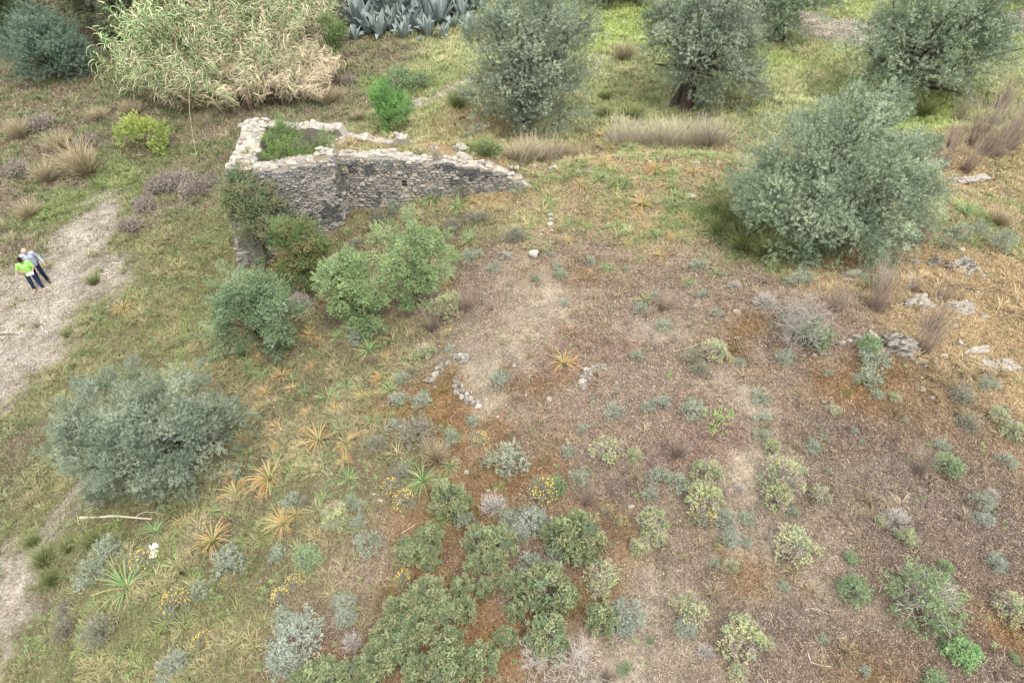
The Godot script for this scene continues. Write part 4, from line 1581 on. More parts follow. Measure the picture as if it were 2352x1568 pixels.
func build_ruin() -> void:
	var ruin := thing("stone_ruin", "roofless ruin of a rubble stone mill tower with long channel walls", "ruin", Vector3.ZERO)
	var grey := [C(158, 158, 158), C(182, 179, 174), C(200, 193, 184), C(212, 205, 195), C(172, 170, 167), C(192, 185, 176)]
	var tan_ := [C(178, 172, 162), C(204, 192, 174), C(218, 206, 186), C(172, 172, 172), C(164, 164, 164)]
	var white := [C(212, 203, 190), C(220, 211, 198), C(200, 191, 178), C(206, 194, 174), C(186, 181, 174)]
	var fl := Vector2(-10.95, -22.75)
	var fr := Vector2(-7.0, -23.45)
	var br := Vector2(-6.9, -26.35)
	var bl := Vector2(-11.25, -26.7)
	var wob := func(s: float, k: float) -> float: return noise2.get_noise_2d(s * 16 + k * 100, k * 31) * 0.16
	wall(ruin, "tower_front_wall", fl, fr, Vector2(0.174, 0.985), 0.62, func(s): return 4.75 + wob.call(s, 1) + smoothstep(3.2, 3.9, s) * 0.25, -0.5, 0.85, C(226, 218, 206), grey, white, Vector2(0.075, 0.16))
	wall(ruin, "tower_end_wall", bl, fl - Vector2(0.0, 0.05), Vector2(-0.997, 0.075), 0.95, func(s): return 4.78 + wob.call(s, 2), -0.5, 0.0, C(196, 186, 170), grey, white, Vector2(0.14, 0.26))
	wall(ruin, "tower_back_wall", br + Vector2(0.25, 0), bl - Vector2(0, 0.02), Vector2(0.08, -0.997), 0.6, func(s): return 4.8 + wob.call(s, 3) - (0.5 if s < 0.35 else 0.0), -0.3, 0.0, C(170, 162, 152), grey, white, Vector2(0.12, 0.24))
	wall(ruin, "tower_cross_wall", fr - Vector2(0.0, 0.04), br + Vector2(0, 0.3), Vector2(1.0, 0.03), 0.7, func(s): return 4.95 - smoothstep(0.5, 1.4, s) * 0.5 + wob.call(s, 4), -0.2, 0.0, C(214, 198, 170), tan_, white, Vector2(0.12, 0.24))
	wall(ruin, "channel_back_wall", Vector2(-4.35, -26.1), Vector2(-6.65, -26.3), Vector2(0.08, -0.997), 0.42, func(s): return 4.12 + s * 0.13 + (0.28 if s < 0.55 else 0.0) + wob.call(s, 5), -0.3, 0.0, C(206, 194, 172), tan_, white, Vector2(0.12, 0.24))
	wall(ruin, "channel_front_wall", Vector2(-6.98, -24.38), Vector2(1.1, -24.42), Vector2(0.0, 1.0), 0.5, func(s): return 4.42 - smoothstep(1.5, 8.0, s) * 0.85 - smoothstep(6.6, 8.1, s) * 0.75 + wob.call(s, 6), 0.6, 0.0, C(216, 206, 190), grey + tan_, white, Vector2(0.085, 0.18), Rect2(2.35, 3.0, 0.3, 0.3))
	lay_stones(300)
	# the tower seen from inside: the pit's earth is the ground sheet
	mark("ruined mill tower", Vector3(-9, 2, -22.7))
	mark("long channel wall", Vector3(-3, 3, -24.0))

func build_trees() -> void:
	var ol := [C(150, 164, 140), C(132, 148, 126), C(168, 180, 154), C(116, 132, 112)]
	var ol2 := [C(144, 164, 134), C(122, 142, 116), C(160, 178, 146), C(172, 188, 156)]
	var oleaf := [Color(1, 1, 1), Color(0.85, 0.9, 0.85), Color(1.15, 1.15, 1.12), Color(0.95, 0.97, 0.9)]
	var olive_sp := sprig(13, 0.24, 0.095, 0.022, oleaf).mesh()
	var broad := sprig(16, 0.16, 0.052, 0.023, oleaf).mesh()
	var large := sprig(12, 0.18, 0.085, 0.05, oleaf).mesh()
	var long := sprig(10, 0.4, 0.2, 0.026, oleaf, 0.9).mesh()
	var grp := "old olive trees in the grove"
	var p := spot(1205, 283)
	tree("olive_tree", "tall silvery olive tree beside the thin footpath, behind the channel wall", "olive tree", p, [[0.2, 3.2, 0.4, 2.3], [-1.2, 1.7, 0.9, 1.6], [1.3, 2.0, 0.8, 1.7], [0.5, 4.8, -0.2, 2.1], [-0.8, 4.4, 0, 1.7], [2.4, 3.5, -0.3, 1.3], [1.8, 5.0, -0.6, 1.5], [0.6, 1.3, 1.6, 1.2]], 1.6, 0.3, Vector3(-0.2, 0, 0), olive_sp, M.grey_leaf, 420, 26, 0.5, 1.15, ol, 26, grp)
	mark("tall olive by the thin footpath", p)
	p = spot(1565, 243)
	tree("olive_tree", "upright olive tree with a thick dark leaning trunk showing", "olive tree", p, [[0.4, 3.7, 0, 2.3], [1.5, 2.6, 0.3, 1.9], [0.5, 5.2, -0.2, 1.8], [-1.0, 3.9, 0, 1.4], [2.2, 1.6, 0.5, 1.4], [-0.9, 2.3, 0.2, 0.9]], 2.3, 0.42, Vector3(0.4, 0, -0.1), olive_sp, M.grey_leaf, 380, 25, 0.5, 1.15, ol, 26, grp)
	mark("olive tree with the dark trunk", p)
	p = spot(1785, 92)
	tree("olive_tree", "olive tree beside the parked white van, at the dirt road", "olive tree", p, [[0, 2.8, 0, 2.1], [1.4, 3.6, 0, 1.9], [-1.3, 3.5, 0, 1.8], [0.2, 4.8, -0.4, 2.0], [-0.3, 1.3, 0.6, 1.2]], 1.9, 0.35, Vector3(0.1, 0, 0), olive_sp, M.grey_leaf, 320, 24, 0.5, 1.3, ol2, 22, grp)
	mark("olive tree near the van", p)
	p = spot(2015, 243)
	tree("olive_tree", "wide spreading olive tree with open lower boughs, in front of the dirt road", "olive tree", p, [[0.6, 3.0, 0, 2.0], [2.6, 3.3, -0.2, 2.2], [3.9, 3.5, 0, 1.6], [4.5, 2.8, 0, 1.1], [2.2, 4.9, -0.5, 2.1], [3.6, 4.9, -0.6, 1.6], [-0.9, 3.4, 0, 1.4], [-2.0, 2.9, 0.1, 1.0, 0.6], [0.2, 4.8, -0.3, 1.6], [-0.4, 1.4, 0.6, 1.2], [3.4, 1.7, 0.2, 1.3, 0.6]], 1.9, 0.42, Vector3(0.7, 0, 0), olive_sp, M.grey_leaf, 520, 21, 0.48, 1.15, ol2, 46, grp)
	mark("wide spreading olive", p)
	p = spot(1872, 545)
	tree("wild_olive", "big round silvery wild olive, foliage down to the ground", "olive tree", p, [[0.0, 2.0, 0.0, 2.4], [0.9, 1.4, 0.7, 1.6], [0.2, 3.3, 0.0, 1.7], [-1.5, 1.5, 0.5, 1.7], [1.4, 1.7, 0.3, 1.7], [0.1, 2.9, -0.5, 1.8], [-1.0, 2.7, -0.7, 1.5], [1.4, 2.6, -0.7, 1.4], [0.2, 0.9, 1.2, 1.5], [1.9, 2.0, -0.7, 1.1], [-2.0, 1.9, -0.3, 1.1], [0.5, 3.9, -0.6, 0.9]], 1.0, 0.25, Vector3(0, 0, 0), olive_sp, M.grey_leaf, 640, 36, 0.36, 0.74, ol2, 24)
	mark("big round wild olive", p)
	p = spot(378, 1058)
	tree("wild_olive", "low wild olive with two mounds, nearest the footpath on the grassy slope", "olive tree", p, [[0.15, 1.3, 0.1, 1.5], [-1.4, 1.2, -0.7, 1.3], [1.1, 1.0, 0.2, 1.2], [0.2, 0.8, 0.9, 1.1], [-0.7, 0.9, 0.5, 1.2], [0.7, 1.9, -0.4, 1.1], [1.6, 0.8, -0.5, 0.9], [-1.9, 0.8, -0.1, 1.0]], 0.5, 0.14, Vector3(0, 0, 0), olive_sp, M.grey_leaf, 520, 32, 0.27, 0.62, [C(146, 160, 138), C(128, 144, 122), C(164, 176, 152), C(114, 130, 110)], 24)
	mark("low two-mounded wild olive", p)
	# small trees round the ruin
	var dull := [C(132, 152, 108), C(120, 142, 102), C(146, 156, 112), C(160, 152, 112)]
	var tip := [C(138, 150, 92), C(124, 146, 86), C(160, 146, 100), C(116, 138, 84)]
	var fresh := [C(156, 184, 122), C(172, 196, 132), C(138, 168, 108), C(160, 182, 130)]
	var mid := [C(142, 168, 126), C(130, 158, 118), C(154, 178, 138), C(122, 148, 108)]
	p = spot(618, 618)
	tree("evergreen_shrub_tree", "dark shrubby tree growing up against the tower's front corner", "shrub tree", p, [[0.3, 2.0, -0.1, 0.8], [-0.3, 2.9, -0.2, 0.8], [0.4, 2.8, -0.1, 0.8], [-0.1, 3.9, -0.2, 0.65], [0.6, 1.2, 0.1, 0.7], [-0.55, 2.3, -0.1, 0.5], [-0.5, 3.6, -0.2, 0.4]], 1.4, 0.09, Vector3(0.1, 0, 0), broad, M.leaf, 190, 34, 0.27, 0.95, dull, 18)
	mark("dark shrubby tree at the tower", p)
	p = spot(712, 664)
	tree("evergreen_shrub_tree", "narrow shrubby tree with bronze-green tips in front of the tower", "shrub tree", p, [[0, 1.3, 0, 0.85], [0.1, 2.2, 0, 0.8], [0, 3.0, -0.1, 0.55], [-0.3, 0.7, 0.2, 0.7], [0.4, 1.5, 0.1, 0.65]], 0.9, 0.09, Vector3(0, 0, 0), broad, M.leaf, 180, 34, 0.25, 0.9, tip, 16)
	mark("bronze-tipped shrubby tree", p)
	p = spot(612, 800)
	tree("evergreen_shrub_tree", "broad green shrubby tree on the slope below the tower", "shrub tree", p, [[0, 1.2, 0, 0.95], [-0.6, 1.7, 0, 0.8], [0.6, 1.5, 0, 0.8], [-0.1, 2.4, -0.1, 0.8], [0.1, 0.6, 0.3, 0.7], [-0.9, 1.1, 0.1, 0.6], [0.5, 2.3, -0.2, 0.6], [-0.4, 2.9, -0.1, 0.5]], 0.8, 0.11, Vector3(0, 0, 0), broad, M.leaf, 230, 36, 0.25, 0.85, mid, 22)
	mark("broad green shrubby tree", p)
	p = spot(838, 748)
	tree("evergreen_shrub_tree", "bright green shrubby tree, the lower of a touching pair", "shrub tree", p, [[0, 1.1, 0, 0.65], [-0.4, 1.9, 0, 0.75], [0.35, 2.0, 0, 0.7], [0, 2.5, -0.1, 0.6], [0.1, 0.5, 0.2, 0.45], [-0.8, 2.2, 0, 0.4]], 0.7, 0.09, Vector3(0, 0, 0), broad, M.leaf, 190, 36, 0.22, 0.85, fresh, 18)
	mark("lower bright green shrubby tree", p)
	p = spot(958, 698)
	tree("evergreen_shrub_tree", "bright green shrubby tree, the taller of a touching pair", "shrub tree", p, [[0, 1.2, 0, 0.7], [-0.1, 2.0, 0, 0.85], [0.5, 2.2, 0, 0.75], [-0.4, 2.7, -0.1, 0.65], [0.1, 3.0, -0.1, 0.6], [0.1, 0.5, 0.2, 0.5], [1.0, 2.1, 0, 0.4]], 0.7, 0.1, Vector3(0, 0, 0), broad, M.leaf, 220, 36, 0.23, 0.85, fresh, 20)
	mark("taller bright green shrubby tree", p)
	p = spot(897, 300)
	tree("young_tree", "young bright green tree standing behind the channel's back wall", "shrub tree", p, [[0, 0.9, 0, 0.85], [-0.4, 1.4, 0, 0.65], [0.4, 1.3, 0, 0.65], [-0.2, 2.0, 0, 0.45]], 0.6, 0.07, Vector3(0, 0, 0), broad, M.leaf, 120, 34, 0.24, 0.95, [C(124, 176, 92), C(140, 190, 104), C(112, 162, 86)], 14)
	mark("young tree behind the ruin", p)
	p = Vector3(-8.9, 3.25, -24.7)
	tree("pit_bush", "green thorny bush filling the inside of the ruined tower", "bush", p, [[0, 1.0, 0.3, 0.9], [-0.9, 0.9, 0.4, 0.8], [0.9, 1.0, 0.2, 0.75], [0.3, 1.5, -0.4, 0.75], [-0.5, 1.3, -0.5, 0.65], [1.0, 1.4, -0.6, 0.5]], 0.4, 0.05, Vector3(0, 0, 0), broad, M.leaf, 190, 30, 0.22, 0.75, [C(134, 164, 84), C(120, 150, 78), C(148, 172, 96), C(136, 148, 112)], 40)
	# the dark wood's edge beyond the reeds
	p = spot(130, 178)
	tree("shrub_willow", "grey-green feathery bush at the edge of the dark trees", "bush", p, [[0, 1.5, 0, 1.7], [-0.9, 1.9, 0, 1.3], [0.8, 1.7, 0, 1.3], [0.1, 2.7, -0.2, 1.2], [1.4, 1.0, 0, 1.0]], 0.6, 0.12, Vector3(0, 0, 0), olive_sp, M.grey_leaf, 240, 24, 0.42, 1.1, [C(112, 138, 118), C(98, 124, 106), C(126, 150, 130)], 24)
	mark("grey-green feathery bush", p)
	p = spot(20, 95)
	tree("dark_tree", "dense dark green tree in the far corner of the meadow", "tree", p, [[-1.0, 1.2, 0.4, 1.7], [1.6, 1.0, 0.2, 1.4], [0.2, 2.2, -0.5, 2.2], [2.6, 2.4, -0.8, 2.0], [-1.5, 4.5, -1, 2.6], [2.0, 4.8, -1.5, 2.5], [0, 6.5, -1.5, 2.6], [-3.5, 3.0, 0, 2.3]], 2.0, 0.3, Vector3(0, 0, 0), broad, M.leaf, 420, 22, 0.6, 1.7, [C(76, 104, 66), C(64, 92, 58), C(90, 116, 74)], 20)
	mark("dense dark corner tree", p)
	p = spot(262, 110)
	tree("eucalyptus_tree", "drooping grey-leaved tree with a pale bare bough, behind the reeds", "tree", p, [[-0.6, 1.6, -0.4, 1.3], [0.9, 1.8, -0.6, 1.3], [2.2, 2.4, -0.8, 1.4], [0, 4.0, 0, 2.2], [2.6, 4.2, -0.5, 2.2], [4.8, 4.4, -1, 2.2], [-2.0, 5.2, -0.6, 1.8], [1.2, 6.4, -0.6, 2.4], [2.2, 2.2, 0, 1.6], [4.2, 2.2, -0.4, 1.6], [7.0, 4.0, -1, 2.0]], 4.0, 0.26, Vector3(0.8, 0, -0.3), long, M.grey_leaf, 430, 18, 0.6, 1.25, [C(118, 132, 100), C(104, 120, 94), C(136, 144, 112), C(124, 116, 98)], 40)
	mark("drooping grey-leaved tree", p)
	for q in [[1395, 12, 1.5], [1460, 8, 1.7], [1330, -10, 1.6], [1560, -30, 2.0]]:
		p = spot(q[0], q[1])
		tree("dark_bush", "dark bush on the bank beyond the grove, near %s" % ["the agaves' end", "the drooping dry stalks", "the tall olive's top", "the upright olive's top"][[1395, 1460, 1330, 1560].find(int(q[0]))], "bush", p, [[0, 0.8, 0, q[2]], [0.9, 1.2, -0.4, q[2] * 0.8], [-0.9, 1.1, -0.4, q[2] * 0.8]], 0.5, 0.1, Vector3(0, 0, 0), broad, M.leaf, 120, 18, 0.5, 1.7, [C(92, 108, 72), C(110, 112, 80), C(84, 98, 68)], 10, "dark bushes on the far bank")
	p = spot(2330, 8)
	tree("dark_bush", "green hedge bush beyond the dirt road", "bush", p, [[0, 0.8, 0, 1.6], [1.8, 1.0, -0.4, 1.6], [-1.8, 0.8, -0.4, 1.2]], 0.5, 0.1, Vector3(0, 0, 0), broad, M.leaf, 130, 18, 0.5, 1.6, [C(104, 138, 72), C(92, 126, 66)], 10)
	# leafless and odd ones
	p = spot(345, 345)
	tree("fig_bush", "yellow-green broad-leaved bush beside the reeds", "bush", p, [[0, 0.7, 0, 0.95], [0.5, 0.9, -0.2, 0.7], [-0.5, 0.8, -0.1, 0.7], [0.3, 0.4, 0.5, 0.6]], 0.4, 0.06, Vector3(0, 0, 0), large, M.leaf, 110, 13, 0.26, 0.8, [C(176, 190, 100), C(156, 180, 76), C(186, 196, 100)], 10)
	mark("yellow-green broad-leaved bush", p)
	p = spot(778, 150)
	tree("slender_shrub", "slender upright green shrub in front of the agaves", "bush", p, [[0, 1.0, 0, 0.35, 1.6], [0.3, 1.7, 0, 0.3, 1.6], [-0.15, 2.2, 0, 0.28, 1.6], [0.5, 2.3, 0, 0.2, 1.5]], 1.2, 0.04, Vector3(0, 0, 0), olive_sp, M.leaf, 60, 14, 0.24, 1.0, [C(128, 152, 92), C(116, 142, 84)], 12)
	p = spot(1632, 950 + 40)
	tree("feathery_shrub", "bright yellow-green feathery young shrub among the sage", "bush", p, [[0, 0.3, 0, 0.26], [0.12, 0.55, 0, 0.22], [-0.1, 0.5, 0, 0.2]], 0.25, 0.012, Vector3(0, 0, 0), broad, M.leaf, 26, 8, 0.11, 0.5, [C(166, 206, 104), C(150, 194, 92)], 12)
	mark("bright feathery shrub", p)
	p = spot(1828, 770)
	var o := thing("thorn_bush", "big bare grey thorn bush tangled with dry twigs", "bush", p)
	var b := Buf.new()
	for k in 26:
		var a := rng.randf() * TAU
		var e := rv(0.3, 1.4)
		thorns(b, Vector3(rv(-0.3, 0.3), 0, rv(-0.3, 0.3)), Vector3(cos(a) * cos(e), sin(e), sin(a) * cos(e)), rv(0.5, 0.85), 0.014, 4, C(128, 118, 110), C(196, 188, 182))
	part("branches", b.mesh(), M.wood, o)
	part("foliage", shrub_leaves(0.95, 0.8, 60, 8, 6, 0.05, 0.016, [C(140, 148, 126), C(126, 138, 108), C(156, 160, 142)], 0.3, 0.25).mesh(), M.grey_leaf, o)
	mark("bare grey thorn bush", p)
	p = spot(1632, 338)
	o = thing("bare_sapling", "leafless grey sapling on the ridge beside the dry grass", "sapling", p)
	b = Buf.new()
	for k in 4:
		thorns(b, Vector3.ZERO, Vector3(rv(-0.4, 0.4), 1, rv(-0.3, 0.3)).normalized(), rv(0.7, 1.0), 0.018, 3, C(120, 108, 102), C(176, 160, 152))
	part("branches", b.mesh(), M.wood, o)
	mark("leafless sapling on the ridge", p)
	for q in [[1330, 1535, 1.0, "pale bare twigs spreading over the dark bushes, the wider tangle"], [1240, 1528, 0.75, "pale bare twigs poking up among the dark bushes, the narrower tangle"]]:
		p = spot(q[0], q[1])
		o = thing("bare_twigs", q[3], "dead bush", p)
		b = Buf.new()
		for k in 16:
			var a := rng.randf() * TAU
			var e := rv(0.4, 1.4)
			thorns(b, Vector3(rv(-0.15, 0.15), 0, rv(-0.15, 0.15)), Vector3(cos(a) * cos(e), sin(e), sin(a) * cos(e)), rv(0.3, 0.45) * q[2], 0.008, 4, C(160, 150, 142), C(222, 214, 204))
		part("branches", b.mesh(), M.wood, o)
		mark(["narrower pale twig tangle", "wider pale twig tangle"][int(q[2])], p)
	p = spot(2114, 1385)
	o = thing("rayed_bush", "wide green bush with pale branches raying from its middle", "bush", p)
	part("branches", twigs(0.78, 0.75, 90, 0.011, C(176, 166, 152), C(206, 198, 184), 4).mesh(), M.wood, o)
	part("foliage", shrub_leaves(0.76, 0.75, 95, 10, 6, 0.045, 0.02, [C(128, 156, 104), C(142, 166, 116), C(116, 144, 96)], 0.6, 0.16).mesh(), M.leaf, o)
	mark("wide rayed green bush", p)

func build_reeds() -> void:
	var at := spot(470, 255)
	var o := thing("giant_reed_clump", "huge clump of giant reeds, green above and dry straw below", "reeds", at)
	var shapes := []
	for k in 4:
		shapes.append(reed(4.4, false))
	for k in 2:
		shapes.append(reed(3.6, true))
	var bufs := []
	for k in 6:
		bufs.append(PackedFloat32Array())
	for k in 1050:
		var u := rv(-1, 1)
		var v := rng.randf()
		var x := at.x + u * 4.0 + 1.0
		var z := at.z + 0.4 - v * 10.0 + u * u * -1.5
		var y := ground(x, z)
		var edge := maxf(absf(u), 1.0 - v * 2.2)
		var out := Vector3(u * 1.2, 0, 1.0 - v * 1.6)
		var lean := out.normalized() * edge * rv(0.05, 0.85) + Vector3(rv(-0.14, 0.14), 0, rv(-0.14, 0.14))
		var up := (Vector3.UP + lean).normalized()
		var dry := rng.randf() < (0.62 if u > 0.1 and v < 0.45 else 0.3)
		var i := rng.randi() % 4 if not dry else 4 + rng.randi() % 2
		var g := rv(0.62, 1.05)
		put(bufs[i], Transform3D(turned(up, rng.randf() * TAU, (0.62 + 0.62 * pow(rng.randf(), 1.5)) * (0.85 + v * 0.35)), Vector3(x, y - 0.1, z) - at), Color(g, g, g * rv(0.92, 1.02)))
	# tall culms that stand clear of the clump on the side of the trees
	for k in 60:
		var x := at.x - rv(1.4, 3.4)
		var z := at.z - rv(0.5, 8.0)
		var up := Vector3(-rv(0.1, 0.75), 1, rv(-0.1, 0.5)).normalized()
		put(bufs[k % 4], Transform3D(turned(up, rng.randf() * TAU, rv(0.95, 1.3)), Vector3(x, ground(x, z) - 0.1, z) - at), Color(0.85, 0.98, 0.82))
	# the dry skirt that droops over the side towards the ruin
	for k in 420:
		var u := rng.randf()
		var x := at.x + lerpf(0.5, 6.6, u)
		var z := at.z - 0.6 - rng.randf() * 4.5
		var y := ground(x, z)
		var up := (Vector3(rv(-0.2, 0.9), rv(0.5, 1.0), rv(0.2, 1.0))).normalized()
		put(bufs[4 + k % 2], Transform3D(turned(up, rng.randf() * TAU, rv(0.5, 0.8)), Vector3(x, y + rv(0, 0.3), z) - at), Color(1, 1, 1) * rv(0.85, 1.15))
	for k in 6:
		many("green_reeds" if k < 4 else "dry_reeds", shapes[k], M.grass, bufs[k], o)
	mark("giant reed clump", at)
	# one long stalk hanging out of the clump
	var s := thing("bent_reed_stalk", "single long pale reed stalk hanging down from the clump", "reed stalk", spot(452, 362))
	var b := Buf.new()
	b.tube(PackedVector3Array([Vector3(0, 0.05, 0), Vector3(-0.12, 0.9, -0.6), Vector3(-0.1, 1.9, -1.1), Vector3(0.0, 2.7, -1.5), Vector3(0.1, 3.1, -1.9)]), 0.011, 0.016, 5, C(190, 184, 146), C(196, 186, 140))
	part("stalk", b.mesh(), M.wood, s)
	var lf := Buf.new()
	for k in 7:
		var d := Vector3(rv(-1, 1), rv(-0.6, 0.4), rv(-1, 1)).normalized()
		lf.leaf(Vector3(0, 0.12, 0), d, d.cross(Vector3.UP).normalized(), rv(0.25, 0.45), 0.04, C(170, 180, 120))
	part("leaves", lf.mesh(), M.grass, s)
	mark("hanging reed stalk", s.position)

func build_agaves() -> void:
	var shapes := []
	for k in 5:
		shapes.append(agave_leaf(70 + k, [0.1, 0.25, 0.5, 0.9, 1.5][k]))
	# [across, down, width on the plate, leaves, upright]
	var list := [[757, 36, 62, 16, 0.7, "agave standing apart at the reeds' edge"], [915, 30, 118, 24, 0.2, "the largest grey-blue agave, leaves spreading wide"], [832, 60, 62, 18, 0.6, "broad agave in front of the largest one, with a leaf bent to the ground"], [1009, 50, 62, 16, 0.8, "tall upright agave right of the largest one"], [984, 78, 40, 12, 0.9, "narrow agave at the front edge, two plants from the bare grass"],
		[928, 84, 34, 12, 0.95, "stiff young agave at the front edge below the largest agave"], [872, 80, 44, 12, 0.8, "slim agave between the broad one and the stiff young one"], [814, 88, 28, 10, 0.8, "small agave at the front left corner of the patch"], [1020, 82, 28, 10, 0.95, "young agave with straight leaves below the tall upright one"], [1077, 74, 38, 12, 0.95, "squat agave nearest the tall olive"],
		[1060, 46, 44, 14, 0.8, "agave of stiff leaves behind the squat one"], [1040, 60, 30, 10, 0.8, "thin agave wedged beside a dry brown tuft"], [965, 92, 13, 8, 0.8, "tiny agave pup out in the grass"], [803, 46, 34, 12, 0.7, "agave leaning left behind the broad one"], [955, 48, 58, 14, 0.4, "agave with curling leaves beside the largest one"],
		[895, 66, 44, 12, 0.4, "agave with dried leaf ends in the middle of the front row"], [958, 66, 40, 12, 0.5, "agave half hidden behind the narrow one"], [1072, 14, 62, 16, 0.5, "agave with pale upturned leaves in the back row"], [1100, 20, 52, 14, 0.7, "agave in the back row nearest the tall olive's crown"], [978, 20, 64, 16, 0.6, "agave in the back row behind the curling one"],
		[860, 16, 64, 16, 0.5, "agave in the back row left of the largest one"], [1025, 12, 62, 16, 0.6, "agave in the back row behind the tall upright one"], [800, 10, 52, 14, 0.5, "agave in the back row nearest the reeds"], [930, -6, 70, 16, 0.6, "farthest agave, behind the largest one"], [1000, -12, 64, 14, 0.6, "far agave cut by the top of the view"], [850, 74, 46, 12, 0.7, "agave with splayed leaves behind the slim one"], [905, 54, 60, 14, 0.5, "agave below the largest one, leaves folded outward"], [988, 52, 52, 14, 0.7, "agave between the curling one and the tall upright one"], [940, 64, 44, 12, 0.7, "agave of the middle row with whitened leaf backs"], [880, 44, 56, 14, 0.6, "agave left below the largest one, half covered by its leaves"], [1050, 30, 56, 14, 0.7, "agave behind the thin wedged one"]]
	for a in list:
		var p := spot(a[0], a[1] + 4)
		var wide := metres(p, a[2]) * 1.3
		var o := thing("agave", a[5], "agave", p, rng.randf() * TAU, "grey-blue agaves in a dense patch")
		var n: int = a[3]
		for k in n:
			var t := float(k) / n
			var up: float = a[4]
			var tilt := lerpf(1.15 - up * 0.75, 0.06, t) + rv(-0.1, 0.1)
			var ang := k * 2.4
			var bend := 3 - int(t * 3.4) if rng.randf() < 0.75 - up * 0.3 else rng.randi() % 2
			if t < 0.2 and rng.randf() < 0.3:
				bend = 4
			var l := wide * lerpf(0.62, 0.8, t) * rv(0.85, 1.15) * (1.0 + up * 0.35)
			var bs := Basis(Vector3.UP, ang) * Basis(Vector3(0, 0, 1), -tilt) * Basis.from_scale(Vector3(l, l, l * 1.25))
			part("leaf", shapes[clampi(bend, 0, 4)], M.waxy, o, Transform3D(bs, Vector3(cos(ang), 0, -sin(ang)) * 0.05 * wide))
	mark("agave patch", spot(930, 90))

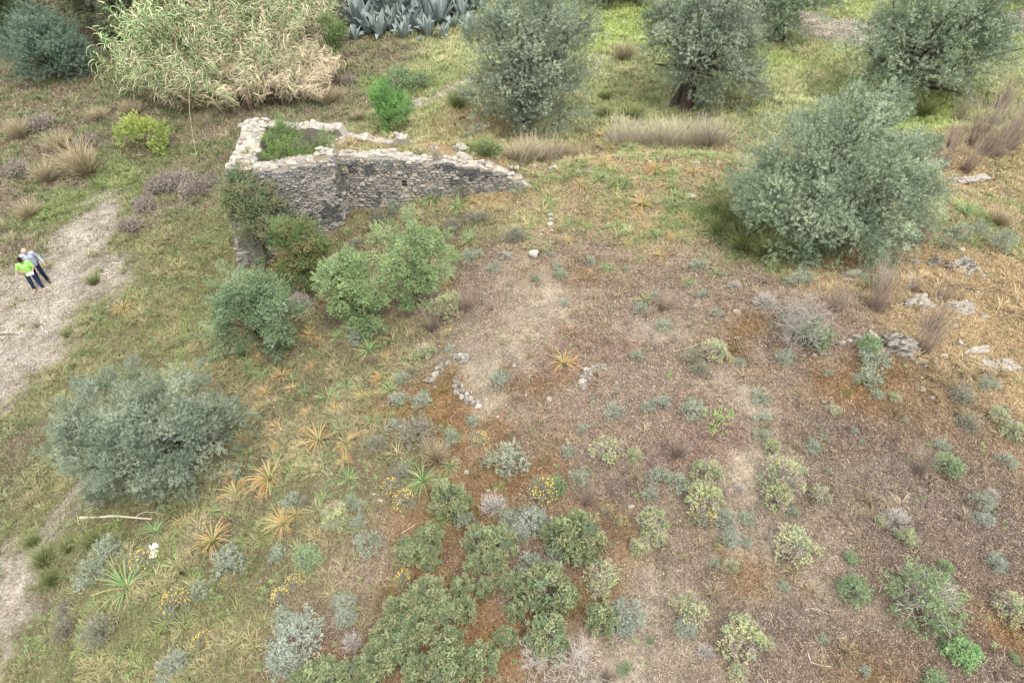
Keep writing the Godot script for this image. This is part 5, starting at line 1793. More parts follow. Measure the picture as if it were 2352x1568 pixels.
func build_rocks() -> void:
	var pale := [C(222, 214, 200), C(196, 188, 176), C(150, 142, 132)]
	var dark := [C(206, 200, 188), C(170, 164, 156), C(70, 62, 56)]
	var kit := []
	for k in 3:
		kit.append(rock(21 + k, Vector3.ONE, 0.45, 6, pale, 0.05).mesh())
	for k in 3:
		kit.append(rock(31 + k, Vector3.ONE, 0.5, 6, dark, 0.34).mesh())
	meshes.rocks = kit
	# outcrops and boulders with a shape of their own: [label, category, across, down, size, kind, turn]
	var own := [["long dark lichen-stained outcrop beside the leaning broom", "outcrop", 2060, 800, Vector3(0.85, 0.42, 0.4), 1, -0.25, "dark lichen-stained outcrop"],
		["white jagged outcrop in golden grass between two broom sheaves", "outcrop", 2098, 692, Vector3(0.5, 0.26, 0.3), 0, 0.2, "white jagged outcrop"],
		["white blocky outcrop at the end of the golden strip", "outcrop", 2211, 712, Vector3(0.46, 0.24, 0.26), 0, -0.2, "white blocky outcrop"],
		["layered grey-white outcrop below the wind-bent broom", "outcrop", 2211, 614, Vector3(0.55, 0.26, 0.34), 1, 0.1, "layered grey-white outcrop"],
		["low cracked rock rib with a dry tuft on top", "outcrop", 2146, 606, Vector3(0.36, 0.14, 0.2), 1, 0.5, "low cracked rock rib"],
		["long flat white ledge on the golden slope", "outcrop", 2254, 806, Vector3(0.5, 0.1, 0.16), 0, 0.3, "long flat white ledge"],
		["broken white rock slab nearest the golden slope's end", "outcrop", 2277, 845, Vector3(0.4, 0.14, 0.3), 0, 0.7, "broken white rock slab"],
		["heap of white broken rock beside the rock slab", "outcrop", 2312, 842, Vector3(0.34, 0.16, 0.24), 0, -0.3, "heap of white broken rock"],
		["low white ledge under the broom on the far right bank", "outcrop", 2245, 412, Vector3(0.85, 0.22, 0.3), 0, 0.25, "low white ledge under the broom"],
		["small white ledge next to the broom on the far bank", "outcrop", 2187, 414, Vector3(0.4, 0.12, 0.2), 0, 0.1, ""],
		["flat white rock patch in front of the big round olive", "outcrop", 1964, 632, Vector3(0.36, 0.12, 0.22), 0, 0.2, "flat white rock patch"],
		["second flat white rock, just below the flat rock patch", "outcrop", 1962, 645, Vector3(0.3, 0.08, 0.16), 0, 0.0, ""],
		["rough boulder half sunk near the hollow stone", "boulder", 1166, 592, Vector3(0.26, 0.22, 0.2), 1, 0.3, "rough sunken boulder"],
		["large cream boulder beside the tall olive's skirt", "boulder", 1101, 300, Vector3(0.3, 0.32, 0.26), 0, 0.4, "large cream boulder"],
		["smooth cream boulder at the end of the channel walls", "boulder", 1056, 343, Vector3(0.36, 0.18, 0.26), 0, 0.1, ""],
		["flat cream slab leaning by the channel wall's top", "boulder", 1066, 362, Vector3(0.44, 0.12, 0.24), 0, -0.3, ""],
		["round cream boulder in the yellow grass between the walls", "boulder", 997, 345, Vector3(0.24, 0.2, 0.2), 0, 0.0, "round cream boulder"]]
	for a in own:
		var p := spot(a[2], a[3])
		var o := thing("rock_outcrop" if a[1] == "outcrop" else "boulder", a[0], a[1], p, a[6])
		var s: Vector3 = a[4]
		part("stone", rock(int(a[2]), s * Vector3(1.05, 1.1, 1.05), 0.8, 9, dark if a[5] == 1 else pale, 0.3 if a[5] == 1 else 0.06, 40, 24).mesh(), M.rock, o, Transform3D(Basis.IDENTITY, Vector3(0, s.y * (0.08 if a[1] == "outcrop" else 0.25), 0)))
		if a[1] == "outcrop":
			for k in 8:
				var q := Vector3(rv(-1.2, 1.2) * s.x, -0.02, rv(-0.8, 1.5) * s.z)
				part("stone", rock(int(a[3]) + k * 9, s * rv(0.12, 0.42), 0.5, 6, dark if a[5] == 1 else pale, 0.12, 18, 12).mesh(), M.rock, o, Transform3D(Basis(Vector3.UP, rv(-1, 1)), q))
		if a[7]:
			mark(a[7], p)
	# two old wall stubs: every stone a part
	var stubs := [["stub of a dry stone wall, curving along the bare soil", [990, 876, 26, 1012, 850, 30, 1026, 838, 24, 1048, 826, 26, 1060, 822, 22, 1070, 828, 32, 1000, 862, 20], "curved dry stone wall stub"],
		["low dark ledge of crumbling rubble below the wall stub", [1044, 876, 14, 1046, 890, 16, 1052, 880, 14, 1060, 886, 15, 1050, 902, 18, 1062, 898, 16, 1060, 912, 17, 1072, 906, 14, 1072, 920, 18, 1082, 916, 15, 1086, 928, 18, 1098, 934, 18, 1100, 924, 20, 1066, 888, 10], "crumbling rubble ledge"],
		["grey stone heap left of a grey-green sage, below the asphodel", [1340, 880, 22, 1344, 866, 20, 1350, 852, 20, 1338, 892, 20, 1352, 872, 16, 1356, 860, 14, 1364, 846, 22, 1374, 842, 20, 1384, 844, 20, 1392, 850, 14, 1336, 866, 12], "grey stone heap"],
		["line of three white stones set in the grass", [1263, 496, 15, 1263, 506, 14, 1264, 517, 16], "line of three white stones"]]
	for s in stubs:
		var pts: Array = s[1]
		var o := thing("wall_stub", s[0], "stone wall", spot(pts[0], pts[1]))
		for k in range(0, pts.size(), 3):
			var p := spot(pts[k], pts[k + 1])
			var r := metres(p, pts[k + 2]) * 0.55
			part("stone", kit[rng.randi() % 3 + (3 if s[2] != "line of three white stones" and rng.randf() < 0.7 else 0)], M.rock, o, Transform3D(Basis.from_euler(Vector3(rv(-0.3, 0.3), rng.randf() * TAU, rv(-0.3, 0.3))) * Basis.from_scale(Vector3(r, r * 0.75, r * 0.85)), p - o.position + Vector3(0, r * 0.3, 0)))
		mark(s[2], spot(pts[3], pts[4]))
	# the hollow stone
	var p := spot(1226, 588)
	var h := thing("hollow_stone", "rounded grey-white stone with a dark hole in its end", "stone", p, 0.35)
	var b := Buf.new()
	var cols := C(214, 208, 198)
	for y in 11:
		for x in 16:
			var a := TAU * x / 16
			var t := y / 10.0
			var rr := 0.18 * sqrt(maxf(0.0, 1 - pow(1 - t * 1.35, 2))) if t < 0.74 else lerpf(0.175, 0.075, (t - 0.74) / 0.14)
			var xx := lerpf(-0.22, 0.2, t / 0.88)
			if t > 0.88:
				rr = 0.075 - (t - 0.88) * 0.2
				xx = 0.2 - (t - 0.88) * 1.4
			b.v.push_back(Vector3(xx, 0.13 + sin(a) * rr * 0.85, cos(a) * rr))
			b.c.push_back(cols if t < 0.9 else C(90, 82, 74))
	for y in 10:
		for x in 16:
			var i := y * 16 + x
			var j := y * 16 + (x + 1) % 16
			b.i.append_array(PackedInt32Array([i, i + 16, j, j, i + 16, j + 16]))
	for x in 14:
		b.i.append_array(PackedInt32Array([160, 161 + x, 162 + x]))
	part("stone", b.mesh(), M.rock, h, Transform3D(Basis(Vector3.UP, -0.7), Vector3(0, -0.02, 0)))
	mark("hollow white stone", p)
	scatter_rocks([1268, 530, 13, 0, 1256, 575, 14, 0, 1262, 484, 12, 0, 1250, 462, 12, 0, 1262, 548, 12, 0, 695, 815, 12, 0, 1266, 557, 18, 0, 1241, 540, 12, 0, 1386, 642, 12, 0, 1599, 705, 18, 0, 1693, 717, 18, 0, 1693, 777, 18, 2, 1673, 780, 12, 0, 1386, 764, 8, 0, 1261, 917, 18, 0, 1208, 907, 8, 0, 1418, 880, 12, 0, 1436, 879, 11, 0, 1504, 889, 9, 0, 1196, 822, 8, 0,
		2001, 772, 35, 0, 2102, 600, 25, 1, 2016, 599, 16, 0, 2011, 637, 13, 0, 2037, 632, 30, 0, 2091, 637, 22, 2, 2091, 659, 18, 0, 2206, 575, 20, 0, 2246, 674, 16, 0, 2100, 722, 9, 0, 2192, 750, 16, 0, 2204, 787, 20, 0, 1934, 789, 18, 0, 1952, 784, 15, 0, 1871, 815, 12, 0, 1849, 818, 10, 0, 1987, 847, 10, 0, 1891, 924, 11, 0, 2119, 894, 16, 0, 2142, 914, 12, 0, 2171, 819, 18, 0, 2117, 867, 9, 0, 2150, 832, 12, 0, 2230, 820, 14, 1,
		1271, 388, 22, 0, 1328, 395, 20, 0, 1353, 394, 17, 1, 1226, 382, 16, 0, 1186, 384, 14, 0, 1591, 451, 24, 2, 1561, 492, 8, 0, 1494, 371, 10, 0, 1534, 364, 10, 0, 1601, 376, 15, 0, 1394, 409, 13, 0, 1426, 408, 13, 0, 1209, 463, 15, 1, 1050, 318, 16, 0, 1155, 324, 24, 2, 1088, 354, 12, 0, 1240, 388, 10, 0, 1205, 390, 10, 0, 1197, 378, 11, 0, 1216, 392, 9, 0, 965, 345, 14, 0, 980, 348, 10, 0, 950, 342, 12, 0, 1250, 383, 12, 0, 1175, 392, 11, 0,
		858, 1135, 9, 0, 873, 1150, 13, 0, 1120, 1127, 12, 0, 1072, 1084, 16, 0, 1452, 1166, 18, 0, 1419, 1247, 7, 0, 1562, 1196, 8, 0, 1320, 930, 7, 0, 1230, 1000, 7, 0, 1250, 940, 8, 0, 1143, 958, 9, 0, 1000, 890, 9, 0, 960, 850, 12, 0, 1020, 770, 7, 0, 1185, 760, 8, 0, 1180, 840, 10, 0, 881, 108, 10, 0, 1248, 745, 8, 0, 1236, 770, 9, 0, 1245, 785, 7, 0])

func build_van() -> void:
	var p := spot(1692, 12)
	var o := thing("parked_van", "white van parked behind the upright olive tree, mostly hidden", "van", p, 0.15)
	# sections along its length: x, floor, roof, half width
	var sec := [[-2.3, 0.55, 0.95, 0.78], [-2.22, 0.38, 1.1, 0.86], [-1.5, 0.32, 1.2, 0.88], [-1.3, 0.32, 1.24, 0.88], [-0.55, 0.32, 1.85, 0.86], [0.4, 0.32, 1.95, 0.86], [1.9, 0.32, 1.93, 0.85], [2.2, 0.36, 1.86, 0.83], [2.3, 0.45, 1.7, 0.8]]
	var b := Buf.new()
	for s in sec:
		var h: float = s[2] - s[1]
		for q in [[-1.0, 0.06], [-1.0, 0.5], [-0.93, 0.75], [-0.82, 0.96], [-0.7, 1.0], [0.7, 1.0], [0.82, 0.96], [0.93, 0.75], [1.0, 0.5], [1.0, 0.06], [0.9, 0.0], [-0.9, 0.0]]:
			b.v.push_back(Vector3(s[0], s[1] + h * q[1], s[3] * q[0]))
			b.c.push_back(C(238, 240, 244, 1.3))
	for k in sec.size() - 1:
		for q in 12:
			var i := k * 12 + q
			var j := k * 12 + (q + 1) % 12
			b.i.append_array(PackedInt32Array([i, i + 12, j, j, i + 12, j + 12]))
	for q in 10:
		b.i.append_array(PackedInt32Array([0, q + 1, q + 2, 96, 96 + q + 1, 96 + q + 2]))
	part("van_body", b.mesh(), M.paint, o)
	for sd in [-1, 1]:
		for w in [[-0.75, 0.1], [0.25, 1.05], [1.2, 2.0]]:
			var g := Buf.new()
			g.quad(Vector3(w[0], 1.22, sd * 0.868), Vector3(w[1], 1.22, sd * 0.868), Vector3(w[1], 1.66, sd * 0.815), Vector3(w[0] + (0.35 if w[0] < 0 else 0.0), 1.66, sd * 0.815), Color(1, 1, 1))
			part("window", g.mesh(), M.window, o)
		for x in [-1.45, 1.35]:
			var wh := Node3D.new()
			wh.name = "wheel"
			o.add_child(wh, true)
			wh.position = Vector3(x, 0.32, sd * 0.8)
			var cy := CylinderMesh.new()
			cy.top_radius = 0.32
			cy.bottom_radius = 0.32
			cy.height = 0.2
			var dk := StandardMaterial3D.new()
			dk.albedo_color = Color(0.08, 0.08, 0.08)
			dk.roughness = 0.9
			part("tyre", cy, dk, wh, Transform3D(Basis(Vector3.RIGHT, PI / 2), Vector3.ZERO))
			var rm := CylinderMesh.new()
			rm.top_radius = 0.19
			rm.bottom_radius = 0.19
			rm.height = 0.214
			var al := StandardMaterial3D.new()
			al.albedo_color = Color(0.6, 0.6, 0.62)
			al.metallic = 0.6
			al.roughness = 0.4
			part("rim", rm, al, wh, Transform3D(Basis(Vector3.RIGHT, PI / 2), Vector3.ZERO))
	var ws := Buf.new()
	ws.quad(Vector3(-1.24, 1.275, -0.74), Vector3(-1.24, 1.275, 0.74), Vector3(-0.62, 1.80, 0.66), Vector3(-0.62, 1.80, -0.66), Color(1, 1, 1))
	for k in 4:
		ws.v[k] += Vector3(-0.03, 0.03, 0)
	part("windscreen", ws.mesh(), M.window, o)

func build_people() -> void:
	var p := spot(90, 664)
	var a := person("person in a lime green polo shirt and jeans, holding a white controller", p, 0.62, 1.74, C(164, 236, 110), C(56, 70, 98), C(190, 160, 124), C(196, 146, 118), C(44, 38, 38), false, false,
		[Vector3(-0.30, 1.16, 0.0), Vector3(-0.12, 1.12, 0.22), Vector3(0.75, 0.1, 0.5).normalized(), Vector3(0.4, 0.1, -0.85).normalized(), 0.6],
		[Vector3(0.27, 1.14, 0.06), Vector3(0.15, 1.04, 0.28), Vector3(-0.35, 0.05, 0.9).normalized(), Vector3(-0.7, 0.6, -0.3).normalized(), 0.5], 0.35, "two men looking at a controller")
	mark("man in the green shirt", p)
	var t := a.transform
	var c := thing("remote_controller", "white two-stick remote controller held by the man in green", "controller", t * Vector3(0.07, 1.07, 0.37), 0.62)
	var b := Buf.new()
	var prof := [[-0.12, 0.055, 0.022], [-0.105, 0.075, 0.03], [0.0, 0.08, 0.034], [0.105, 0.075, 0.03], [0.12, 0.055, 0.022]]
	for s in prof:
		for q in 8:
			var an := TAU * q / 8
			b.v.push_back(Vector3(s[0], sin(an) * s[2], cos(an) * s[1]))
			b.c.push_back(C(246, 246, 250, 1.3))
	for k in 4:
		for q in 8:
			var i := k * 8 + q
			var j := k * 8 + (q + 1) % 8
			b.i.append_array(PackedInt32Array([i, i + 8, j, j, i + 8, j + 8]))
	for q in 6:
		b.i.append_array(PackedInt32Array([0, q + 1, q + 2, 32, 32 + q + 1, 32 + q + 2]))
	part("casing", b.mesh(), M.plastic, c, Transform3D(Basis(Vector3.RIGHT, 0.35), Vector3.ZERO))
	for x in [-0.055, 0.055]:
		var st := Buf.new()
		st.tube(PackedVector3Array([Vector3(x, 0.025, 0.0), Vector3(x, 0.05, 0.005), Vector3(x, 0.058, 0.006)]), 0.011, 0.014, 8, C(60, 60, 64), C(60, 60, 64))
		part("control_stick", st.mesh(), M.plastic, c)
	p = spot(100, 645)
	person("bald person in a pale blue long-sleeved shirt and dark trousers", p, 0.6, 1.8, C(186, 196, 224, 0.95), C(44, 50, 66), C(74, 66, 66), C(222, 172, 148), C(200, 180, 160), true, true,
		[Vector3(-0.27, 1.14, -0.03), Vector3(-0.22, 0.93, 0.1), Vector3(0.1, -0.85, 0.5).normalized(), Vector3(0.9, 0, 0.2).normalized(), 0.4],
		[Vector3(0.30, 1.15, 0.0), Vector3(0.36, 0.92, 0.14), Vector3(0.15, -0.75, 0.6).normalized(), Vector3(-0.95, 0, 0.2).normalized(), 0.45], 0.6, "two men looking at a controller")
	mark("bald man in the blue shirt", p)

func curve(pts: Array, r0: float, r1: float, ca: Color, cb: Color, sides := 6) -> ArrayMesh:
	var cv := Curve3D.new()
	for q in pts:
		cv.add_point(q)
	for k in range(1, pts.size() - 1):
		var d: Vector3 = (pts[k + 1] - pts[k - 1]) * 0.2
		cv.set_point_in(k, -d)
		cv.set_point_out(k, d)
	var line := PackedVector3Array()
	for k in 17:
		line.append(cv.sample_baked(cv.get_baked_length() * k / 16.0))
	var b := Buf.new()
	b.tube(line, r0, r1, sides, ca, cb)
	return b.mesh()

func build_oddments() -> void:
	# sticks and stalks that lie on the ground: [label, name, category, points on the plate, thickness, colour]
	var list := [["long grey driftwood branch lying below the two-mounded olive", "fallen_branch", "branch", [185, 1191, 230, 1190, 262, 1187, 310, 1191, 350, 1194], 0.045, C(200, 188, 170), "fallen grey branch"],
		["dark thin branch lying at the edge of the pale path", "fallen_branch", "branch", [0, 770, 20, 768, 42, 770], 0.03, C(120, 108, 98), ""],
		["long dark twig lying behind the two men's feet", "fallen_branch", "branch", [40, 692, 75, 688, 105, 682, 125, 678], 0.014, C(120, 108, 100), ""],
		["pale stick lying on the bare path beside the man in blue", "fallen_branch", "branch", [258, 605, 270, 607, 286, 603], 0.03, C(206, 198, 186), ""],
		["forked pale stick on the bare patch beside the path", "fallen_branch", "branch", [225, 632, 238, 631, 250, 628], 0.03, C(210, 200, 186), ""],
		["white peeled stick on the path's lower end", "fallen_branch", "branch", [95, 752, 98, 758, 97, 763], 0.025, C(226, 220, 210), ""],
		["pale stick sticking out at the man in green's side", "fallen_branch", "branch", [15, 668, 20, 660, 24, 652], 0.02, C(216, 206, 192), ""],
		["pale curved stick at the path's upper end", "fallen_branch", "branch", [118, 546, 128, 546, 138, 551], 0.022, C(210, 202, 190), ""],
		["thin upright pale stalk beside the path", "fallen_branch", "branch", [203, 586, 204, 578, 203, 568], 0.018, C(214, 210, 160), ""],
		["long straight pale stalk lying across the brown litter", "dry_stalk", "stalk", [1367, 683, 1368, 730, 1365, 780, 1364, 826], 0.007, C(196, 184, 166), "long straight stalk"],
		["thin bleached twig lying on the bare soil beside the rockrose", "dry_stalk", "stalk", [1546, 808, 1575, 802, 1600, 793, 1618, 787], 0.014, C(200, 192, 180), ""],
		["forked bleached twig on the bare soil patch", "dry_stalk", "stalk", [1490, 830, 1502, 826, 1506, 836], 0.01, C(206, 200, 190), ""],
		["twig lying below the grey stone heap", "dry_stalk", "stalk", [1300, 895, 1315, 900, 1322, 905], 0.012, C(200, 186, 170), ""],
		["bent dry twig behind the sage pair by the bare soil", "dry_stalk", "stalk", [1275, 598, 1285, 590, 1292, 580], 0.014, C(190, 176, 164), ""],
		["long bowed dry stalk above the asphodel on the green sward", "dry_stalk", "stalk", [1326, 583, 1345, 581, 1365, 583, 1388, 588], 0.012, C(190, 196, 140), ""],
		["curled pale twig on the brown slope near the lower edge", "dry_stalk", "stalk", [1855, 1500, 1862, 1522, 1880, 1528, 1910, 1532], 0.012, C(196, 186, 172), ""],
		["short pale twig left of the wide rayed bush", "dry_stalk", "stalk", [2018, 1362, 2022, 1354, 2024, 1344], 0.012, C(204, 190, 178), ""],
		["thin twig lying above the round green bush", "dry_stalk", "stalk", [1848, 1402, 1868, 1398, 1885, 1405, 1900, 1412], 0.01, C(190, 178, 168), ""],
		["dry pole leaning on the slope below the channel wall", "dry_stalk", "stalk", [890, 532, 915, 520, 945, 500], 0.02, C(180, 168, 150), ""],
		["pale twig lying between the sage bush and the dark bush", "dry_stalk", "stalk", [922, 1226, 940, 1215, 955, 1204], 0.014, C(200, 188, 170), ""]]
	for e in list:
		var a: Array = e[3]
		var p0 := spot(a[0], a[1])
		var o := thing(e[1], e[0], e[2], p0)
		var pts := []
		for k in range(0, a.size(), 2):
			pts.append(spot(a[k], a[k + 1]) - p0 + Vector3(0, e[4] * 0.8 + 0.02, 0))
		part("wood", curve(pts, e[4], e[4] * 0.45, e[5], e[5] * 1.08), M.wood, o)
		if e[1] == "fallen_branch" and e[4] > 0.04:
			part("twig", curve([pts[3], pts[3] + Vector3(0.3, 0.06, -0.15), pts[4] + Vector3(0.4, 0.05, -0.1)], 0.012, 0.005, e[5], e[5]), M.wood, o)
		if e[0].begins_with("forked"):
			part("twig", curve([pts[1], pts[1] + Vector3(0.1, 0.05, 0.1), pts[1] + Vector3(0.22, 0.06, 0.2)], e[4] * 0.6, e[4] * 0.3, e[5], e[5]), M.wood, o)
		if e[6]:
			mark(e[6], p0)
	# two scraps of white paper, a dark cone
	for e in [[356, 1260, "crumpled white paper scrap, standing taller, above the yellow-flowered bush"], [355, 1276, "crumpled white paper scrap touching the yellow flowers"]]:
		var p := spot(e[0], e[1])
		var o := thing("paper_scrap", e[2], "litter", p, rng.randf() * 6)
		var b := Buf.new()
		var f := FastNoiseLite.new()
		f.seed = int(e[1])
		f.frequency = 2.4
		for y in 8:
			for x in 8:
				var u := x / 7.0 - 0.5
				var v := y / 7.0 - 0.5
				b.v.push_back(Vector3(u * 0.2, 0.06 + f.get_noise_2d(u * 3, v * 3) * 0.14 + absf(u) * 0.08, v * 0.2) + Vector3(f.get_noise_2d(v * 4, 3), 0, f.get_noise_2d(u * 4, 9)) * 0.05)
				b.c.push_back(C(250, 250, 252, 1.3))
		for y in 7:
			for x in 7:
				var i := y * 8 + x
				b.i.append_array(PackedInt32Array([i, i + 1, i + 8, i + 1, i + 9, i + 8]))
		part("sheet", b.mesh(), M.cloth, o)
		mark(["taller white paper scrap", "lower white paper scrap"][0 if e[1] < 1270 else 1], p)
	var p := spot(421, 1320)
	var o := thing("pine_cone", "dark brown cone lying on the grassy slope", "cone", p)
	var cb := Buf.new()
	for k in 60:
		var t := k / 60.0
		var ang := k * 2.4
		var rr := 0.055 * sin(t * 2.6 + 0.4)
		var q := Vector3(cos(ang) * rr, 0.01 + t * 0.13, sin(ang) * rr)
		var d := Vector3(cos(ang), 0.5, sin(ang)).normalized()
		cb.leaf(q - d * 0.02, d, d.cross(Vector3.UP).normalized(), 0.05, 0.04, C(78, 58, 50) * rv(0.7, 1.2))
	part("scales", cb.mesh(), M.wood, o, Transform3D(Basis(Vector3(0, 0, 1), 0.9), Vector3(0.04, 0.03, 0)))

func plant() -> void:
	grow("aspho_dry", [523, 1090, 58, 711, 768, 50, 748, 695, 44, 735, 780, 40, 646, 860, 60, 715, 842, 45, 608, 900, 55, 671, 890, 48, 705, 949, 50, 638, 979, 60, 771, 942, 55, 601, 1141, 42, 1376, 309, 45, 1356, 625, 26, 896, 465, 20, 700, 985, 36, 590, 820, 34, 760, 850, 36, 1526, 425, 45, 870, 545, 26])
	grow("aspho_mix", [540, 1130, 72, 618, 1097, 90, 420, 1203, 56, 488, 1243, 92, 648, 1200, 76, 680, 1180, 56, 790, 1057, 40, 835, 913, 52, 731, 1010, 78, 795, 1017, 56, 598, 936, 42, 885, 820, 40, 875, 906, 38, 878, 870, 54, 1389, 379, 56, 1509, 386, 52, 1473, 469, 60, 1333, 425, 36, 1519, 586, 52, 1306, 556, 36, 1296, 833, 62, 1927, 604, 54, 283, 706, 46, 1426, 498, 42, 1576, 502, 46, 1593, 395, 40, 1409, 342, 40, 1091, 465, 42, 1485, 525, 36, 1440, 560, 32, 690, 1062, 34, 640, 1020, 36, 560, 1000, 36, 820, 1000, 34, 1028, 655, 36, 1130, 460, 34, 1550, 545, 36])
	grow("aspho", [492, 1175, 52, 358, 1219, 62, 287, 1346, 104, 713, 1073, 52, 801, 1099, 56, 741, 1143, 46, 936, 1068, 46, 970, 1101, 78, 1035, 1069, 52, 1016, 1106, 46, 1008, 1193, 58, 1148, 1118, 36, 380, 653, 22, 348, 715, 26, 490, 823, 46, 553, 816, 58, 573, 843, 42, 775, 773, 46, 848, 803, 66, 931, 833, 40, 601, 863, 52, 798, 888, 50, 755, 913, 60, 898, 896, 56, 855, 966, 50, 898, 953, 30, 781, 976, 46, 1389, 613, 32, 1403, 618, 40, 1646, 630, 42, 1583, 651, 44, 1483, 690, 52, 1476, 596, 32, 2217, 489, 64, 995, 458, 62, 1051, 474, 62, 1650, 500, 60, 1720, 560, 60, 1690, 530, 55, 1640, 540, 50, 1760, 585, 56, 1075, 550, 46, 1085, 545, 40, 1255, 1128, 34, 1030, 1000, 34, 920, 930, 36, 660, 800, 38, 700, 900, 36, 440, 850, 30, 480, 905, 32])
	grow("yellow", [320, 1289, 82, 400, 1383, 88, 462, 1469, 62, 317, 1340, 46, 523, 1330, 46, 721, 1223, 42, 930, 1143, 72, 895, 1113, 52, 675, 1336, 62, 641, 1369, 62, 788, 1276, 26, 925, 1323, 60, 1249, 1126, 96, 1390, 1246, 42, 1363, 1280, 36, 1619, 1179, 76, 1396, 1169, 36, 1426, 1193, 42, 1031, 767, 46, 1101, 1006, 56, 960, 700, 26, 1570, 1275, 24, 1650, 1255, 30, 1060, 480, 22])
	grow("sage", [250, 1273, 72, 210, 1319, 72, 520, 1293, 76, 455, 1359, 46, 671, 1151, 42, 825, 1161, 32, 823, 1203, 42, 846, 1248, 56, 641, 1273, 46, 805, 1146, 26, 648, 1409, 42, 1065, 1193, 46, 1168, 1189, 46, 1333, 1096, 50, 1496, 1136, 36, 1559, 1106, 50, 1516, 1096, 46, 1669, 1196, 50, 1719, 1189, 36, 1713, 1243, 30, 1273, 1279, 46, 1216, 1299, 60, 1643, 1293, 26, 1824, 1176, 28, 1904, 1083, 16, 2314, 1059, 40, 2257, 1156, 50, 1891, 1469, 28, 1987, 1539, 30, 1801, 1346, 30,
		921, 873, 40, 915, 920, 46, 968, 920, 44, 908, 980, 42, 835, 756, 60, 821, 776, 42, 1038, 800, 26, 1148, 867, 44, 1085, 966, 30, 1085, 590, 46, 1135, 613, 32, 1035, 1003, 42, 1165, 1056, 84, 1283, 611, 30, 1289, 629, 30, 1296, 696, 26, 1474, 711, 34, 1618, 676, 28, 1523, 746, 36, 1646, 720, 28, 1461, 820, 34, 1353, 601, 26, 1606, 610, 34, 1509, 848, 15, 1363, 915, 15, 1416, 903, 13, 1413, 946, 44, 1488, 933, 32, 1523, 928, 42, 1589, 940, 54, 1336, 986, 30, 1749, 913, 40, 1753, 960, 42, 1753, 1000, 36, 1309, 1036, 36, 1699, 833, 26, 1841, 646, 60, 1907, 855, 20, 2274, 883, 40, 1894, 1003, 17, 1964, 990, 20, 1982, 1015, 18, 2081, 966, 16, 1867, 1026, 40, 1800, 823, 42, 2011, 830, 62, 1997, 870, 52, 2017, 903, 30, 2297, 563, 60, 2164, 1023, 40, 1191, 432, 40, 905, 481, 36, 1030, 800, 20, 1264, 585, 18, 2205, 540, 44, 2250, 530, 40, 1230, 640, 20, 1440, 620, 18])
	grow("pale_sage", [400, 1533, 88, 678, 1456, 130, 651, 1513, 92, 788, 1379, 56, 791, 1413, 58, 1226, 1193, 78, 1196, 1223, 52, 1676, 1236, 52, 1449, 1409, 78, 1436, 1437, 60, 2261, 1193, 44, 2291, 1293, 52, 1231, 639, 18, 1509, 676, 26, 1583, 1440, 60, 1690, 1448, 56])
	grow("dusky", [150, 1396, 62, 147, 1446, 72, 223, 1453, 96, 955, 986, 96, 865, 1016, 62, 921, 1079, 62, 948, 853, 32, 2214, 906, 72, 2230, 970, 62, 1596, 818, 56, 1609, 850, 50, 1085, 502, 52, 1005, 422, 46, 1180, 540, 60, 1060, 440, 60, 870, 500, 50, 1040, 520, 44, 1110, 500, 40, 1190, 545, 40, 820, 560, 40, 700, 1150, 36, 2330, 1000, 50, 2180, 560, 46])
	grow("cistus", [1036, 1149, 108, 941, 1259, 86, 985, 1233, 78, 988, 1279, 66, 1095, 1233, 76, 1141, 1246, 98, 1138, 1287, 72, 1095, 1290, 62, 981, 1366, 102, 925, 1409, 104, 961, 1433, 96, 888, 1453, 92, 921, 1484, 102, 1025, 1406, 88, 1068, 1396, 72, 865, 1520, 102, 1031, 1467, 82, 1018, 1524, 112, 1108, 1514, 92, 738, 1554, 120, 801, 1548, 92, 1118, 1346, 56, 1168, 1337, 62, 1161, 1464, 62, 1065, 1347, 62, 1326, 1233, 132, 1263, 1224, 62, 1343, 1264, 62, 1259, 1346, 132, 1296, 1367, 66, 1206, 1340, 72, 1253, 1447, 122, 1389, 1420, 88, 960, 1540, 90, 1190, 1400, 60, 690, 1562, 80])
	grow("pale", [1626, 1083, 82, 1619, 1143, 94, 1499, 1196, 78, 1506, 1224, 60, 1473, 1253, 56, 1386, 1313, 78, 1380, 1345, 60, 1589, 1396, 92, 1709, 1457, 124, 1699, 1540, 66, 1764, 1474, 46, 1679, 1296, 42, 1797, 1089, 104, 1787, 1140, 78, 1887, 1133, 52, 1831, 1247, 114, 2031, 1196, 42, 2087, 1234, 56, 2324, 1394, 92, 975, 813, 62, 1028, 703, 82, 768, 1180, 78, 1643, 806, 78, 1393, 1034, 82, 1459, 1042, 42, 1774, 1026, 46, 2297, 956, 60, 2331, 990, 60, 2057, 913, 36, 1917, 940, 40])
	grow("green", [708, 1279, 78, 1279, 1113, 52, 2181, 1069, 66, 1954, 1279, 36, 1961, 1357, 74, 2174, 1480, 36, 2174, 1299, 36, 1436, 1533, 34, 2147, 1563, 60, 2331, 1513, 26, 1496, 1469, 18, 915, 188, 62, 965, 194, 46, 2141, 331, 56, 1997, 797, 64, 1864, 774, 80, 1120, 345, 50])
	grow("lime", [2217, 1497, 78, 820, 40, 30])
	grow("twig", [1131, 1156, 72, 805, 1470, 62, 2064, 1193, 72, 1623, 1493, 52, 2279, 1133, 36, 1689, 656, 36, 1700, 1120, 26, 690, 695, 60, 1000, 1500, 40, 1760, 690, 60])
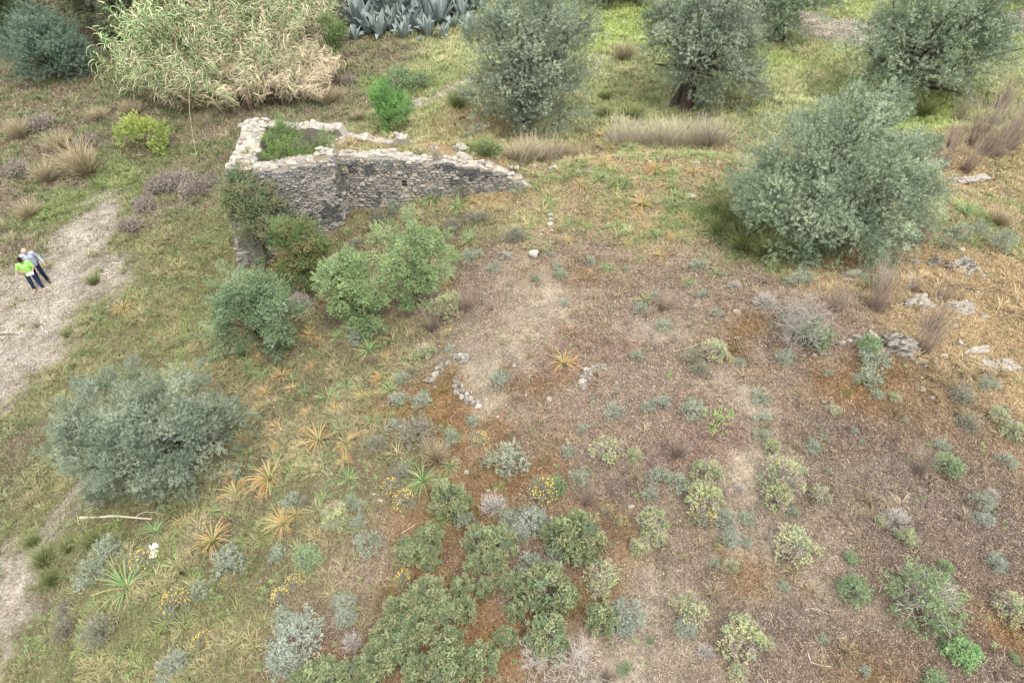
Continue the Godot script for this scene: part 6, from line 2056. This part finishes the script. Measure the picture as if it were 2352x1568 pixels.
	grow("broom", [2057, 590, 38, 2114, 534, 46, 2031, 674, 56, 2109, 654, 26, 2174, 664, 42, 2157, 724, 52, 2141, 770, 60, 1931, 684, 46, 2037, 642, 42, 2127, 1060, 44, 1529, 684, 38, 1563, 1017, 44, 1353, 1126, 42, 1403, 1530, 42, 1071, 690, 34, 993, 733, 34, 1128, 701, 18, 2131, 500, 44, 2214, 255, 38, 2264, 275, 46, 2297, 265, 44, 2331, 285, 48, 2177, 360, 42, 2231, 365, 46, 2281, 322, 48, 2331, 312, 46, 2197, 312, 40, 2245, 305, 44, 2310, 225, 40, 2154, 594, 18, 2300, 340, 40])
	grow("wisp", [1420, 302, 52, 1445, 306, 58, 1470, 303, 54, 1500, 307, 52, 1525, 304, 58, 1555, 308, 54, 1580, 304, 58, 1605, 308, 54, 1630, 303, 52, 1658, 304, 54, 1405, 318, 36, 1432, 312, 50, 1488, 312, 50, 1540, 313, 52, 1595, 313, 50, 1645, 314, 50, 1220, 345, 60, 1260, 350, 56, 1190, 352, 50])
	grow("bramble", [400, 420, 90, 440, 440, 70, 360, 430, 70, 480, 425, 60, 330, 470, 56, 690, 695, 60, 560, 505, 50, 300, 520, 60, 90, 285, 70, 40, 390, 70, 200, 330, 60, 700, 150, 40, 800, 185, 44])
	grow("tussock", [40, 300, 56, 100, 400, 60, 220, 262, 46, 60, 480, 56, 300, 250, 46, 170, 362, 84, 190, 380, 70, 1209, 348, 70, 1240, 345, 60, 1319, 351, 50, 1180, 350, 50, 1436, 118, 56, 771, 218, 42, 821, 264, 32, 130, 330, 60, 1460, 1090, 30, 1000, 1040, 56, 985, 1025, 50, 60, 1150, 40, 750, 225, 50, 1290, 345, 44, 2300, 500, 50])
	grow("rush", [90, 1276, 70, 205, 1235, 56, 110, 1325, 50, 70, 1240, 46, 150, 1250, 44, 1453, 258, 62, 1118, 338, 60, 1390, 255, 44, 1051, 231, 50, 213, 641, 36, 150, 763, 32, 1700, 490, 90, 1670, 470, 80, 1735, 515, 90, 1715, 545, 80, 1770, 560, 80, 1660, 520, 60, 1395, 215, 36, 2070, 260, 60, 2130, 250, 60, 2040, 275, 50])
